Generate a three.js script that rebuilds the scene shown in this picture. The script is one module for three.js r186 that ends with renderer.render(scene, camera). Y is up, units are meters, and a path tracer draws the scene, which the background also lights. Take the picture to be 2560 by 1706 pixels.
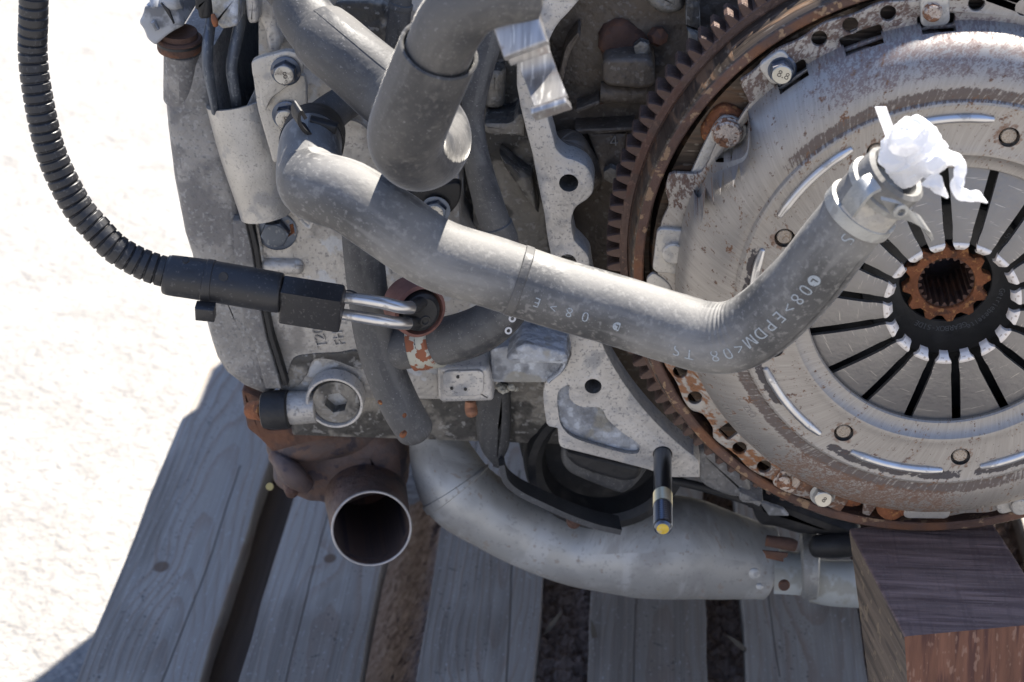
import * as THREE from 'three';
import { mergeGeometries, toCreasedNormals } from 'three/addons/utils/BufferGeometryUtils.js';
import { TextGeometry } from 'three/addons/geometries/TextGeometry.js';
import { FontLoader } from 'three/addons/loaders/FontLoader.js';
import { Brush, Evaluator, SUBTRACTION } from 'three-bvh-csg';

// The crankshaft axis is the z axis of the scene, the pressure plate faces +z. Shapes below are written in millimetres.
const scene = new THREE.Scene();

// ---------------------------------------------------------------- camera
const camera = new THREE.PerspectiveCamera(19.36, 1024 / 682, 0.05, 200);
camera.rotation.order = 'YXZ';
camera.position.set(-0.14105, 0.40436, 0.78108);
camera.rotation.set(-0.50342, 0.06459, 0);
camera.focus = 0.90;
camera.userData.fStop = 18;

// ---------------------------------------------------------------- sky and sun
const SUN = new THREE.Vector3(0.26, 0.81, -0.51).normalize();
{
  const W = 512, H = 256, d = new Float32Array(W * H * 4);
  for (let j = 0; j < H; j++) for (let i = 0; i < W; i++) {
    const el = ((j + 0.5) / H - 0.5) * Math.PI, up = Math.max(0, Math.sin(el)), k = Math.pow(1 - up, 3.2), o = (j * W + i) * 4;
    d[o] = 0.24 + 0.65 * k; d[o + 1] = 0.375 + 0.535 * k; d[o + 2] = 0.72 + 0.23 * k; d[o + 3] = 1;
  }
  const sky = new THREE.DataTexture(d, W, H, THREE.RGBAFormat, THREE.FloatType);
  sky.mapping = THREE.EquirectangularReflectionMapping; sky.magFilter = THREE.LinearFilter; sky.needsUpdate = true;
  scene.background = sky; scene.environment = sky; scene.backgroundIntensity = 0.40; scene.environmentIntensity = 0.40;
}
const sun = new THREE.DirectionalLight(new THREE.Color(1, 0.94, 0.85), 5);
sun.position.copy(SUN).multiplyScalar(5); sun.castShadow = true; sun.shadow.mapSize.set(4096, 4096);
Object.assign(sun.shadow.camera, { left: -2, right: 2, top: 2, bottom: -2, near: 0.5, far: 12 });
scene.add(sun, sun.target);

const renderer = new THREE.WebGLRenderer({ antialias: true });
renderer.setSize(1024, 682);
renderer.shadowMap.enabled = true;
renderer.toneMapping = THREE.LinearToneMapping;
renderer.toneMappingExposure = 3.0;

// ---------------------------------------------------------------- noise and materials
let seed = 12345;
const rnd = () => { seed = (seed + 0x6d2b79f5) | 0; let t = Math.imul(seed ^ (seed >>> 15), 1 | seed); t = (t + Math.imul(t ^ (t >>> 7), 61 | t)) ^ t; return ((t ^ (t >>> 14)) >>> 0) / 4294967296; };
const N = 512, fields = new Map();
// A tiling noise field of N x N values, spread over 0..1: cycles across u and v, octaves, seed.
function field(fx, fy, oct, sd = 1) {
  const key = [fx, fy, oct, sd].join();
  if (fields.has(key)) return fields.get(key);
  const out = new Float32Array(N * N);
  let amp = 1;
  for (let o = 0; o < oct; o++, amp *= 0.55, fx *= 2, fy *= 2) {
    if (fx > N || fy > N) break;
    const keep = seed; seed = sd * 7919 + o * 104729 + 17;
    const lat = new Float32Array(fx * fy).map(() => rnd());
    seed = keep;
    for (let y = 0; y < N; y++) {
      const gy = y * fy / N, y0 = Math.floor(gy), ty = gy - y0, sy = ty * ty * (3 - 2 * ty), r0 = (y0 % fy) * fx, r1 = ((y0 + 1) % fy) * fx;
      for (let x = 0; x < N; x++) {
        const gx = x * fx / N, x0 = Math.floor(gx), tx = gx - x0, sx = tx * tx * (3 - 2 * tx), a = x0 % fx, b = (x0 + 1) % fx;
        const p = lat[r0 + a] + (lat[r0 + b] - lat[r0 + a]) * sx, q = lat[r1 + a] + (lat[r1 + b] - lat[r1 + a]) * sx;
        out[y * N + x] += amp * (p + (q - p) * sy);
      }
    }
  }
  const sorted = Float32Array.from(out.filter((_, i) => i % 37 === 0)).sort(), lo = sorted[Math.floor(sorted.length * 0.01)], hi = sorted[Math.floor(sorted.length * 0.99)];
  for (let i = 0; i < out.length; i++) out[i] = Math.min(1, Math.max(0, (out[i] - lo) / (hi - lo)));
  fields.set(key, out);
  return out;
}
const LUT = new Uint8Array(4097);
for (let i = 0; i <= 4096; i++) { const x = i / 4096; LUT[i] = Math.round(255 * (x <= 0.0031308 ? 12.92 * x : 1.055 * Math.pow(x, 1 / 2.4) - 0.055)); }
const enc = (x) => LUT[Math.max(0, Math.min(4096, Math.round(x * 4096)))];
const smooth = (a, b, x) => { const t = Math.max(0, Math.min(1, (x - a) / (b - a))); return t * t * (3 - 2 * t); };
function dataTex(data, w, h, srgb, size) {
  const t = new THREE.DataTexture(data, w, h, THREE.RGBAFormat);
  t.wrapS = t.wrapT = THREE.RepeatWrapping; t.magFilter = THREE.LinearFilter; t.minFilter = THREE.LinearMipmapLinearFilter; t.generateMipmaps = true;
  if (srgb) t.colorSpace = THREE.SRGBColorSpace;
  if (size) t.repeat.set(1 / size, 1 / size);
  t.needsUpdate = true;
  return t;
}
// A surface: base colour, roughness and metalness, with layers of matter (rust, oxide, grease, dust, scratches) that have a grain of their own.
// Layer: [field arguments, from, to, colour, roughness, metalness, strength]
const bumps = new Map();
function surf({ size = 0.12, c, rough = 0.6, metal = 0, vary = 0.15, varyField = [6, 6, 5, 3], layers = [], bump = [], bumpScale = 0.0003, ...more }) {
  const col = new Uint8Array(N * N * 4), orm = new Uint8Array(N * N * 4), L = layers.map((l) => ({ f: field(...l[0]), l })), vf = field(...varyField);
  for (let i = 0; i < N * N; i++) {
    const v = 1 + vary * (vf[i] - 0.5) * 2;
    let r = c[0] * v, g = c[1] * v, b = c[2] * v, ro = rough, me = metal;
    for (const { f, l } of L) {
      const k = smooth(l[1], l[2], f[i]) * (l[6] ?? 1);
      if (!k) continue;
      r += (l[3][0] - r) * k; g += (l[3][1] - g) * k; b += (l[3][2] - b) * k; ro += (l[4] - ro) * k; me += (l[5] - me) * k;
    }
    const o = i * 4;
    col[o] = enc(r); col[o + 1] = enc(g); col[o + 2] = enc(b); col[o + 3] = 255;
    orm[o] = 255; orm[o + 1] = ro * 255; orm[o + 2] = me * 255; orm[o + 3] = 255;
  }
  const m = new THREE.MeshPhysicalMaterial({ color: 0xffffff, roughness: 1, metalness: 1, map: dataTex(col, N, N, true, size), ...more });
  if (layers.some((l) => Math.abs(l[4] - rough) > 0.15 || Math.abs(l[5] - metal) > 0.2)) m.roughnessMap = m.metalnessMap = dataTex(orm, N, N, false, size);
  else { m.roughness = rough; m.metalness = metal; }
  if (bump.length) {
    const key = JSON.stringify(bump.map(([f, k]) => [f[0], f[1], f[2], k]));
    if (bumps.has(key)) { m.bumpMap = bumps.get(key).clone(); m.bumpMap.repeat.set(1 / size, 1 / size); m.bumpScale = bumpScale; return m; }
    const bd = new Uint8Array(N * N * 4), B = bump.map(([f, k]) => [field(f[0], f[1], f[2], 77), k]), tot = B.reduce((s, b) => s + Math.abs(b[1]), 0);
    for (let i = 0; i < N * N; i++) { let h = 0; for (const [f, k] of B) h += k < 0 ? -k * (1 - f[i]) : k * f[i]; bd[i * 4] = bd[i * 4 + 1] = bd[i * 4 + 2] = 255 * h / tot; bd[i * 4 + 3] = 255; }
    m.bumpMap = dataTex(bd, N, N, false, size); m.bumpScale = bumpScale; bumps.set(key, m.bumpMap);
  }
  return m;
}
const RUST = [0.20, 0.075, 0.025], RUST_DARK = [0.075, 0.035, 0.022], ORANGE = [0.36, 0.13, 0.03], GREASE = [0.035, 0.032, 0.03], OXIDE = [0.58, 0.60, 0.62];
const M = {};
M.castAlu = surf({ size: 0.11, c: [0.47, 0.448, 0.415], rough: 0.52, metal: 0.45, vary: 0.16, bumpScale: 0.0005, bump: [[[64, 64, 3, 5], 1], [[10, 10, 4, 6], 0.8]],
  layers: [[[5, 5, 6, 11], 0.5, 0.85, [0.20, 0.185, 0.165], 0.7, 0.15, 0.75], [[80, 80, 3, 12], 0.74, 0.92, [0.2, 0.19, 0.18], 0.8, 0, 0.6], [[9, 9, 5, 13], 0.72, 0.85, OXIDE, 0.75, 0.1, 0.6]] });
M.flange = surf({ size: 0.10, c: [0.55, 0.525, 0.49], rough: 0.5, metal: 0.45, vary: 0.12, bumpScale: 0.0002, bump: [[[60, 60, 3, 7], 1]],
  layers: [[[7, 7, 6, 21], 0.55, 0.9, [0.33, 0.33, 0.335], 0.72, 0.15, 0.7], [[110, 110, 2, 22], 0.74, 0.92, [0.2, 0.195, 0.19], 0.8, 0, 0.6]] });
M.oxidAlu = surf({ size: 0.09, c: [0.37, 0.385, 0.41], rough: 0.68, metal: 0.25, vary: 0.22, bumpScale: 0.0006, bump: [[[40, 40, 3, 8], 1]],
  layers: [[[26, 26, 5, 31], 0.45, 0.85, [0.60, 0.63, 0.67], 0.8, 0.05, 0.7], [[9, 9, 6, 32], 0.55, 0.9, [0.15, 0.155, 0.165], 0.75, 0.1, 0.75], [[4, 4, 4, 33], 0.72, 0.85, [0.30, 0.27, 0.20], 0.8, 0, 0.6]] });
M.coverAlu = surf({ size: 0.12, c: [0.255, 0.248, 0.24], rough: 0.55, metal: 0.4, vary: 0.2, bumpScale: 0.0003, bump: [[[60, 60, 3, 9], 1]],
  layers: [[[4, 4, 5, 41], 0.5, 0.72, [0.15, 0.145, 0.145], 0.65, 0.2, 0.75], [[70, 70, 3, 42], 0.66, 0.9, [0.38, 0.38, 0.37], 0.7, 0.2, 0.5], [[80, 80, 3, 43], 0.72, 0.9, [0.13, 0.13, 0.13], 0.8, 0, 0.6]] });
M.greasyAlu = surf({ size: 0.10, c: [0.22, 0.205, 0.18], rough: 0.5, metal: 0.3, vary: 0.25, bumpScale: 0.0008, bump: [[[20, 20, 5, 10], 1]],
  layers: [[[6, 6, 5, 51], 0.42, 0.66, [0.05, 0.047, 0.043], 0.55, 0, 0.9], [[40, 40, 4, 52], 0.72, 0.92, [0.36, 0.35, 0.33], 0.75, 0.1, 0.6]] });
M.oily = surf({ size: 0.10, c: [0.115, 0.094, 0.075], rough: 0.5, metal: 0.15, vary: 0.3, bumpScale: 0.0006, bump: [[[20, 20, 5, 14], 1]],
  layers: [[[5, 5, 5, 61], 0.55, 0.8, [0.16, 0.125, 0.09], 0.6, 0.2, 0.7], [[44, 44, 3, 62], 0.75, 0.9, [0.25, 0.22, 0.19], 0.7, 0, 0.5]] });
M.plateSteel = surf({ size: 0.09, c: [0.50, 0.475, 0.43], rough: 0.5, metal: 0.5, vary: 0.14, bumpScale: 0.00015, bump: [[[60, 60, 3, 7], 1]],
  layers: [[[8, 8, 5, 71], 0.62, 0.85, [0.33, 0.32, 0.31], 0.7, 0.2, 0.6], [[120, 120, 2, 72], 0.82, 0.95, [0.24, 0.22, 0.19], 0.8, 0, 0.55]] });
const rubber = (c, dust, sd, more) => surf({ size: 0.11, c, rough: 0.5, metal: 0, vary: 0.16, varyField: [5, 5, 6, sd], bumpScale: 0.00008, bump: [[[60, 60, 3, 16], 1]],
  layers: [[[14, 2, 6, sd + 5], 0.5, 0.95, dust.map((x) => x * 1.35), 0.9, 0, 0.5], [[3, 10, 5, sd + 6], 0.62, 0.95, c.map((x) => x * 0.6), 0.5, 0, 0.5], [[4, 4, 6, sd + 1], 0.15, 1.1, dust, 0.85, 0, 0.7], [[60, 60, 4, sd + 2], 0.6, 1.0, dust.map((x) => x * 1.25), 0.88, 0, 0.45], [[200, 200, 1, sd + 3], 0.955, 0.99, [0.3, 0.29, 0.28], 0.9, 0, 0.55]], ...more });
M.hose = rubber([0.07, 0.069, 0.068], [0.26, 0.25, 0.232], 81, { sheen: 1, sheenRoughness: 0.35, sheenColor: new THREE.Color(0.95, 0.92, 0.87) });
M.sleeve = rubber([0.045, 0.045, 0.047], [0.125, 0.119, 0.11], 91, { sheen: 1, sheenRoughness: 0.4, sheenColor: new THREE.Color(0.8, 0.78, 0.74) });
M.darkHose = rubber([0.04, 0.041, 0.044], [0.09, 0.088, 0.085], 101);
M.heaterHose = rubber([0.055, 0.055, 0.058], [0.13, 0.126, 0.118], 111);
M.plastic = surf({ size: 0.1, c: [0.022, 0.022, 0.024], rough: 0.42, vary: 0.15, layers: [[[90, 90, 3, 121], 0.8, 0.95, [0.12, 0.115, 0.11], 0.8, 0, 0.5]], bump: [[[60, 60, 3, 17], 1]], bumpScale: 0.00004 });
M.black = surf({ size: 0.1, c: [0.014, 0.014, 0.015], rough: 0.55, vary: 0.3, layers: [[[8, 8, 5, 131], 0.6, 0.9, [0.05, 0.046, 0.042], 0.8, 0, 0.6]], bump: [[[20, 20, 5, 17], 1]], bumpScale: 0.0003 });
M.greyPlastic = surf({ size: 0.08, c: [0.36, 0.37, 0.385], rough: 0.5, vary: 0.12, layers: [[[7, 7, 5, 141], 0.55, 0.8, [0.13, 0.13, 0.13], 0.8, 0, 0.8]] });
M.flywheel = surf({ size: 0.1, c: [0.105, 0.068, 0.055], rough: 0.55, metal: 0.45, vary: 0.2, bumpScale: 0.0002, bump: [[[60, 60, 3, 18], 1]],
  layers: [[[8, 8, 5, 151], 0.5, 0.8, [0.14, 0.07, 0.045], 0.8, 0.1, 0.7], [[70, 70, 3, 152], 0.75, 0.9, [0.22, 0.13, 0.09], 0.8, 0, 0.6]] });
M.turned = surf({ size: 0.1, c: [0.085, 0.065, 0.05], rough: 0.42, metal: 0.6, vary: 0.35, varyField: [2, 64, 3, 19], bumpScale: 0.0001, bump: [[[2, 128, 2, 20], 1]],
  layers: [[[4, 24, 4, 161], 0.62, 0.9, [0.22, 0.12, 0.06], 0.8, 0.1, 0.6], [[20, 60, 3, 162], 0.8, 0.95, [0.30, 0.26, 0.21], 0.5, 0.6, 0.5]] });
M.rustLip = surf({ size: 0.08, c: [0.12, 0.068, 0.05], rough: 0.7, metal: 0.2, vary: 0.25, bumpScale: 0.0003, bump: [[[40, 40, 3, 21], 1]],
  layers: [[[5, 5, 5, 171], 0.42, 0.9, [0.22, 0.09, 0.035], 0.85, 0, 0.65], [[24, 24, 4, 172], 0.75, 0.9, [0.42, 0.28, 0.16], 0.8, 0.2, 0.6]] });
M.rust = surf({ size: 0.05, c: [0.21, 0.075, 0.03], rough: 0.85, vary: 0.35, bumpScale: 0.0006, bump: [[[20, 20, 5, 22], 1]],
  layers: [[[12, 12, 5, 181], 0.6, 0.85, RUST_DARK, 0.9, 0, 0.8], [[30, 30, 4, 182], 0.72, 0.9, [0.42, 0.20, 0.07], 0.85, 0, 0.7]] });
M.rustySteel = surf({ size: 0.035, c: [0.50, 0.42, 0.35], rough: 0.55, metal: 0.4, vary: 0.15, bumpScale: 0.0002, bump: [[[40, 40, 3, 23], 1]],
  layers: [[[10, 10, 5, 191], 0.45, 0.6, RUST, 0.85, 0, 0.9], [[30, 30, 3, 192], 0.75, 0.85, RUST_DARK, 0.85, 0, 0.7]] });
M.pinSteel = surf({ size: 0.03, c: [0.44, 0.37, 0.29], rough: 0.65, metal: 0.3, vary: 0.15, bumpScale: 0.0002, bump: [[[60, 60, 3, 24], 1]], layers: [[[50, 50, 3, 201], 0.6, 0.8, [0.23, 0.15, 0.09], 0.85, 0, 0.7]] });
M.finger = surf({ size: 0.09, c: [0.25, 0.24, 0.23], rough: 0.42, metal: 0.72, vary: 0.12, bumpScale: 0.00008, bump: [[[60, 60, 3, 25], 1]],
  layers: [[[6, 6, 5, 211], 0.55, 0.85, [0.24, 0.23, 0.225], 0.5, 0.6, 0.6], [[90, 6, 3, 212], 0.88, 0.97, [0.6, 0.56, 0.5], 0.4, 0.7, 0.6]] });
M.wornTip = surf({ size: 0.03, c: [0.76, 0.71, 0.66], rough: 0.45, metal: 0.25, vary: 0.06, layers: [[[14, 14, 4, 221], 0.8, 0.92, [0.35, 0.28, 0.22], 0.6, 0.3, 0.7]] });
M.brightSteel = surf({ size: 0.06, c: [0.62, 0.61, 0.60], rough: 0.3, metal: 0.9, vary: 0.1, layers: [[[10, 10, 5, 231], 0.68, 0.85, [0.30, 0.29, 0.28], 0.5, 0.6, 0.6]] });
M.zincSpring = surf({ size: 0.05, c: [0.40, 0.39, 0.385], rough: 0.42, metal: 0.8, vary: 0.2, varyField: [40, 3, 4, 26], layers: [[[50, 6, 3, 241], 0.72, 0.9, [0.72, 0.71, 0.68], 0.5, 0.6, 0.7], [[8, 8, 5, 242], 0.6, 0.85, [0.26, 0.22, 0.20], 0.55, 0.6, 0.6]] });
M.clampSteel = surf({ size: 0.05, c: [0.42, 0.42, 0.40], rough: 0.48, metal: 0.6, vary: 0.15, layers: [[[8, 8, 5, 251], 0.55, 0.8, [0.27, 0.26, 0.24], 0.7, 0.2, 0.7]], bump: [[[60, 60, 3, 27], 1]], bumpScale: 0.0001 });
M.boltDark = surf({ size: 0.04, c: [0.10, 0.12, 0.16], rough: 0.32, metal: 0.8, vary: 0.2, layers: [[[14, 14, 4, 261], 0.7, 0.9, [0.32, 0.28, 0.24], 0.7, 0.2, 0.6]] });
M.boltFace = surf({ size: 0.03, c: [0.62, 0.58, 0.50], rough: 0.5, metal: 0.4, vary: 0.12, layers: [[[12, 12, 5, 271], 0.62, 0.85, [0.36, 0.31, 0.24], 0.7, 0.2, 0.7], [[40, 40, 2, 272], 0.85, 0.95, [0.1, 0.09, 0.08], 0.8, 0, 0.8]] });
M.iridBolt = new THREE.MeshPhysicalMaterial({ color: new THREE.Color(0.58, 0.56, 0.50), metalness: 0.9, roughness: 0.3, iridescence: 0.6, iridescenceIOR: 1.8, iridescenceThicknessRange: [100, 330] });
M.stud = new THREE.MeshPhysicalMaterial({ color: new THREE.Color(0.15, 0.17, 0.21), metalness: 0.95, roughness: 0.28, iridescence: 0.8, iridescenceIOR: 1.9, iridescenceThicknessRange: [100, 250] });
M.studThread = new THREE.MeshPhysicalMaterial({ color: new THREE.Color(0.55, 0.50, 0.36), metalness: 0.9, roughness: 0.3, iridescence: 0.8, iridescenceIOR: 1.8, iridescenceThicknessRange: [100, 400] });
M.yellowPaint = surf({ size: 0.02, c: [0.62, 0.42, 0.05], rough: 0.6, vary: 0.2, layers: [[[8, 8, 4, 281], 0.6, 0.8, [0.5, 0.45, 0.35], 0.6, 0.3, 0.7]] });
M.rimSteel = surf({ size: 0.04, c: [0.42, 0.41, 0.41], rough: 0.45, metal: 0.5, vary: 0.2 });
M.exhaust = surf({ size: 0.12, c: [0.12, 0.088, 0.08], rough: 0.72, metal: 0.2, vary: 0.25, bumpScale: 0.0007, bump: [[[20, 20, 5, 28], 1]],
  layers: [[[10, 10, 5, 291], 0.5, 0.75, [0.15, 0.095, 0.075], 0.8, 0.1, 0.8], [[16, 16, 4, 292], 0.7, 0.85, [0.05, 0.045, 0.06], 0.6, 0.3, 0.7]] });
M.exhaustRust = surf({ size: 0.09, c: [0.10, 0.055, 0.04], rough: 0.85, vary: 0.3, bumpScale: 0.0006, bump: [[[20, 20, 5, 29], 1]], layers: [[[8, 8, 5, 301], 0.55, 0.85, [0.17, 0.075, 0.04], 0.9, 0, 0.7]] });
M.shield = surf({ size: 0.13, c: [0.46, 0.455, 0.43], rough: 0.5, metal: 0.4, vary: 0.1, bumpScale: 0.0012, bump: [[[5, 5, 3, 30], 1]],
  layers: [[[5, 5, 6, 311], 0.45, 0.85, [0.31, 0.30, 0.285], 0.65, 0.2, 0.75], [[3, 8, 5, 315], 0.66, 0.9, [0.55, 0.55, 0.535], 0.6, 0.3, 0.6], [[60, 60, 3, 312], 0.78, 0.93, [0.25, 0.24, 0.23], 0.8, 0, 0.4], [[30, 30, 4, 313], 0.86, 0.98, [0.28, 0.20, 0.14], 0.85, 0, 0.45]] });
M.galv = surf({ size: 0.10, c: [0.50, 0.52, 0.50], rough: 0.5, metal: 0.3, vary: 0.08, layers: [[[6, 6, 5, 321], 0.62, 0.85, [0.36, 0.34, 0.28], 0.7, 0.1, 0.7]] });
M.blueBar = surf({ size: 0.06, c: [0.10, 0.115, 0.14], rough: 0.45, metal: 0.5, vary: 0.2, layers: [[[40, 40, 3, 331], 0.72, 0.9, [0.24, 0.25, 0.26], 0.7, 0.1, 0.6]] });
M.sealant = surf({ size: 0.03, c: [0.42, 0.40, 0.34], rough: 0.9, vary: 0.3, bump: [[[20, 20, 5, 32], 1]], bumpScale: 0.001 });
M.bag = new THREE.MeshPhysicalMaterial({ color: new THREE.Color(0.95, 0.95, 0.96), roughness: 0.75, transmission: 0.5, thickness: 0, side: THREE.DoubleSide });
M.white = new THREE.MeshStandardMaterial({ color: new THREE.Color(0.62, 0.62, 0.62), roughness: 0.6 });
M.mark = new THREE.MeshStandardMaterial({ color: new THREE.Color(0.12, 0.10, 0.08), roughness: 0.7 });
M.copper = surf({ size: 0.04, c: [0.30, 0.15, 0.09], rough: 0.65, metal: 0.4, vary: 0.3 });
M.rustPaint = surf({ size: 0.028, c: [0.46, 0.45, 0.38], rough: 0.6, metal: 0.3, vary: 0.1, layers: [[[6, 6, 5, 341], 0.42, 0.5, [0.25, 0.075, 0.03], 0.85, 0, 0.95]] });
M.rustRed = surf({ size: 0.04, c: [0.17, 0.08, 0.065], rough: 0.8, metal: 0.1, vary: 0.3 });
// wood: grain runs along v
// a sawn board: growth rings cut lengthwise, with knots, checks, grey weathering and dirt; 0.16 m across (u) and 1.1 m along (v)
function boardMaterial() {
  const W = 640, H = 2048, col = new Uint8Array(W * H * 4), bmp = new Uint8Array(W * H * 4);
  const f1 = field(4, 4, 5, 601), f2 = field(90, 3, 3, 602), f3 = field(7, 7, 6, 603), f4 = field(160, 6, 2, 604), f5 = field(60, 60, 3, 605), f6 = field(3, 3, 4, 606);
  const S = (f, u, v) => { const x = u * N, y = v * N, x0 = Math.floor(x), y0 = Math.floor(y), tx = x - x0, ty = y - y0, q = (i, j) => f[(((y0 + j) % N) + N) % N * N + (((x0 + i) % N) + N) % N]; return (q(0, 0) * (1 - tx) + q(1, 0) * tx) * (1 - ty) + (q(0, 1) * (1 - tx) + q(1, 1) * tx) * ty; };
  const knots = [[0.028, 0.33, 0.006], [0.118, 0.72, 0.005], [0.135, 0.14, 0.004]];
  for (let j = 0; j < H; j++) for (let i = 0; i < W; i++) {
    const x = i / W * 0.16, y = j / H * 1.1, half = x < 0.08 ? 0 : 1, xc = half ? 0.125 : 0.047;
    let bend = 0.012 * (S(f6, x * 2, y * 0.8) - 0.5) + 0.004 * (S(f1, x * 6, y * 2.2) - 0.5);
    for (const [kx, ky, kr] of knots) { const d = Math.hypot(x - kx, (y - ky) * 0.45); bend += 0.006 * Math.exp(-d * d / (kr * kr * 6)); }
    const depth = 0.006 + 0.05 * Math.abs(y - (half ? 0.25 : 0.55)) + 0.004 * Math.sin(y * 9 + half * 2);
    const r = Math.hypot(x - xc, depth) + bend, ring = (r / 0.0042) % 1, late = smooth(0.45, 0.9, ring) * (1 - smooth(0.94, 1, ring));
    const fibre = S(f2, x * 6, y * 1.6), fine = S(f4, x * 6, y * 2), grey = S(f3, x * 5, y * 1.6), dirt = S(f1, x * 5 + 0.3, y * 1.3 + 0.4), pit = S(f5, x * 9, y * 9);
    let cr = 0.36, cg = 0.33, cb = 0.29;
    const mix = (k, p) => { cr += (p[0] - cr) * k; cg += (p[1] - cg) * k; cb += (p[2] - cb) * k; };
    mix(late * (0.35 + 0.4 * grey), [0.27, 0.20, 0.155]);
    mix(smooth(0.35, 0.9, fibre) * 0.35, [0.24, 0.225, 0.21]);
    mix(smooth(0.6, 0.95, fine) * 0.3, [0.46, 0.45, 0.43]);
    mix(smooth(0.35, 0.8, dirt) * 0.75 * (0.5 + 0.5 * fibre), [0.15, 0.125, 0.10]);
    mix(smooth(0.90, 0.97, pit) * smooth(0.5, 0.8, grey) * 0.8, [0.06, 0.055, 0.05]);
    mix(smooth(0.93, 0.98, S(f5, x * 14 + 0.2, y * 5)) * 0.5, [0.5, 0.5, 0.49]);
    let crack = 0;
    for (const [kx, ky, kr] of knots) { const d = Math.hypot(x - kx, (y - ky) * 0.8); mix((1 - smooth(kr * 0.7, kr, d)) * 0.85, [0.13, 0.08, 0.05]); }
    for (const [cx, y0, y1, w] of [[0.055, 0.2, 0.62, 0.0007], [0.112, 0.5, 1.0, 0.0006], [0.02, 0.6, 0.95, 0.0005], [0.14, 0.1, 0.4, 0.0006]]) { const e = Math.abs(x - cx - 0.004 * Math.sin(y * 7) - 0.002 * (S(f6, 0.3, y * 3) - 0.5)); if (y > y0 && y < y1) crack = Math.max(crack, 1 - smooth(w * 0.4, w * 1.4, e)); }
    mix(crack * 0.85, [0.07, 0.06, 0.05]);
    const o = (j * W + i) * 4;
    col[o] = enc(cr); col[o + 1] = enc(cg); col[o + 2] = enc(cb); col[o + 3] = 255;
    const h = 0.6 + 0.18 * late - 0.25 * fibre + 0.1 * fine - 0.55 * crack; bmp[o] = bmp[o + 1] = bmp[o + 2] = 255 * Math.max(0, Math.min(1, h)); bmp[o + 3] = 255;
  }
  return new THREE.MeshPhysicalMaterial({ color: 0xffffff, roughness: 0.85, metalness: 0, map: dataTex(col, W, H, true), bumpMap: dataTex(bmp, W, H, false), bumpScale: 0.0008 });
}
M.board = boardMaterial();
M.plank = surf({ size: 0.35, c: [0.11, 0.088, 0.075], rough: 0.85, vary: 0.3, varyField: [30, 2, 4, 411], bumpScale: 0.0006, bump: [[[60, 4, 3, 412], 1]], layers: [[[10, 4, 4, 413], 0.5, 0.8, [0.06, 0.05, 0.045], 0.9, 0, 0.7]] });
M.beam = surf({ size: 0.12, c: [0.21, 0.142, 0.122], rough: 0.8, vary: 0.3, varyField: [3, 30, 4, 421], bumpScale: 0.0008, bump: [[[4, 50, 3, 422], 1], [[60, 4, 3, 423], 0.6]],
  layers: [[[50, 3, 4, 424], 0.5, 0.95, [0.09, 0.06, 0.055], 0.9, 0, 0.3], [[3, 60, 4, 425], 0.5, 0.9, [0.09, 0.055, 0.052], 0.9, 0, 0.6], [[80, 80, 2, 426], 0.85, 0.95, [0.26, 0.19, 0.16], 0.9, 0, 0.4]] });
M.beamSide = surf({ size: 0.12, c: [0.17, 0.13, 0.095], rough: 0.85, vary: 0.3, varyField: [2, 30, 4, 431], bumpScale: 0.0006, bump: [[[3, 60, 3, 432], 1]], layers: [[[3, 40, 4, 433], 0.5, 0.85, [0.07, 0.055, 0.045], 0.9, 0, 0.7], [[30, 30, 4, 434], 0.82, 0.92, [0.32, 0.24, 0.15], 0.9, 0, 0.5]] });
M.endGrain = surf({ size: 0.11, c: [0.20, 0.085, 0.045], rough: 0.85, vary: 0.25, varyField: [24, 3, 4, 441], bumpScale: 0.0009, bump: [[[40, 5, 4, 442], 1]],
  layers: [[[26, 3, 4, 443], 0.5, 0.8, [0.085, 0.034, 0.024], 0.9, 0, 0.8], [[70, 30, 3, 444], 0.75, 0.92, [0.38, 0.22, 0.14], 0.9, 0, 0.55]] });
M.ground = surf({ size: 0.35, c: [0.265, 0.255, 0.24], rough: 0.9, vary: 0.14, varyField: [10, 10, 5, 451], bumpScale: 0.003, bump: [[[70, 70, 3, 452], 1], [[30, 30, 3, 453], 0.8]],
  layers: [[[60, 60, 3, 454], 0.66, 0.86, [0.19, 0.18, 0.175], 0.95, 0, 0.6], [[50, 50, 3, 455], 0.78, 0.9, [0.36, 0.34, 0.31], 0.9, 0, 0.6]] });
M.gravel = surf({ size: 0.16, c: [0.36, 0.28, 0.24], rough: 0.9, vary: 0.3, varyField: [40, 40, 3, 461], layers: [[[30, 30, 3, 462], 0.6, 0.8, [0.50, 0.41, 0.37], 0.9, 0, 0.7], [[44, 44, 3, 463], 0.66, 0.8, [0.18, 0.13, 0.11], 0.9, 0, 0.8]] });
M.brass = new THREE.MeshPhysicalMaterial({ color: new THREE.Color(0.55, 0.40, 0.15), metalness: 0.8, roughness: 0.4 });
M.straw = new THREE.MeshStandardMaterial({ color: new THREE.Color(0.36, 0.20, 0.08), roughness: 0.8 });
M.leaf = new THREE.MeshStandardMaterial({ color: new THREE.Color(0.115, 0.095, 0.07), roughness: 0.85, side: THREE.DoubleSide });

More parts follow.
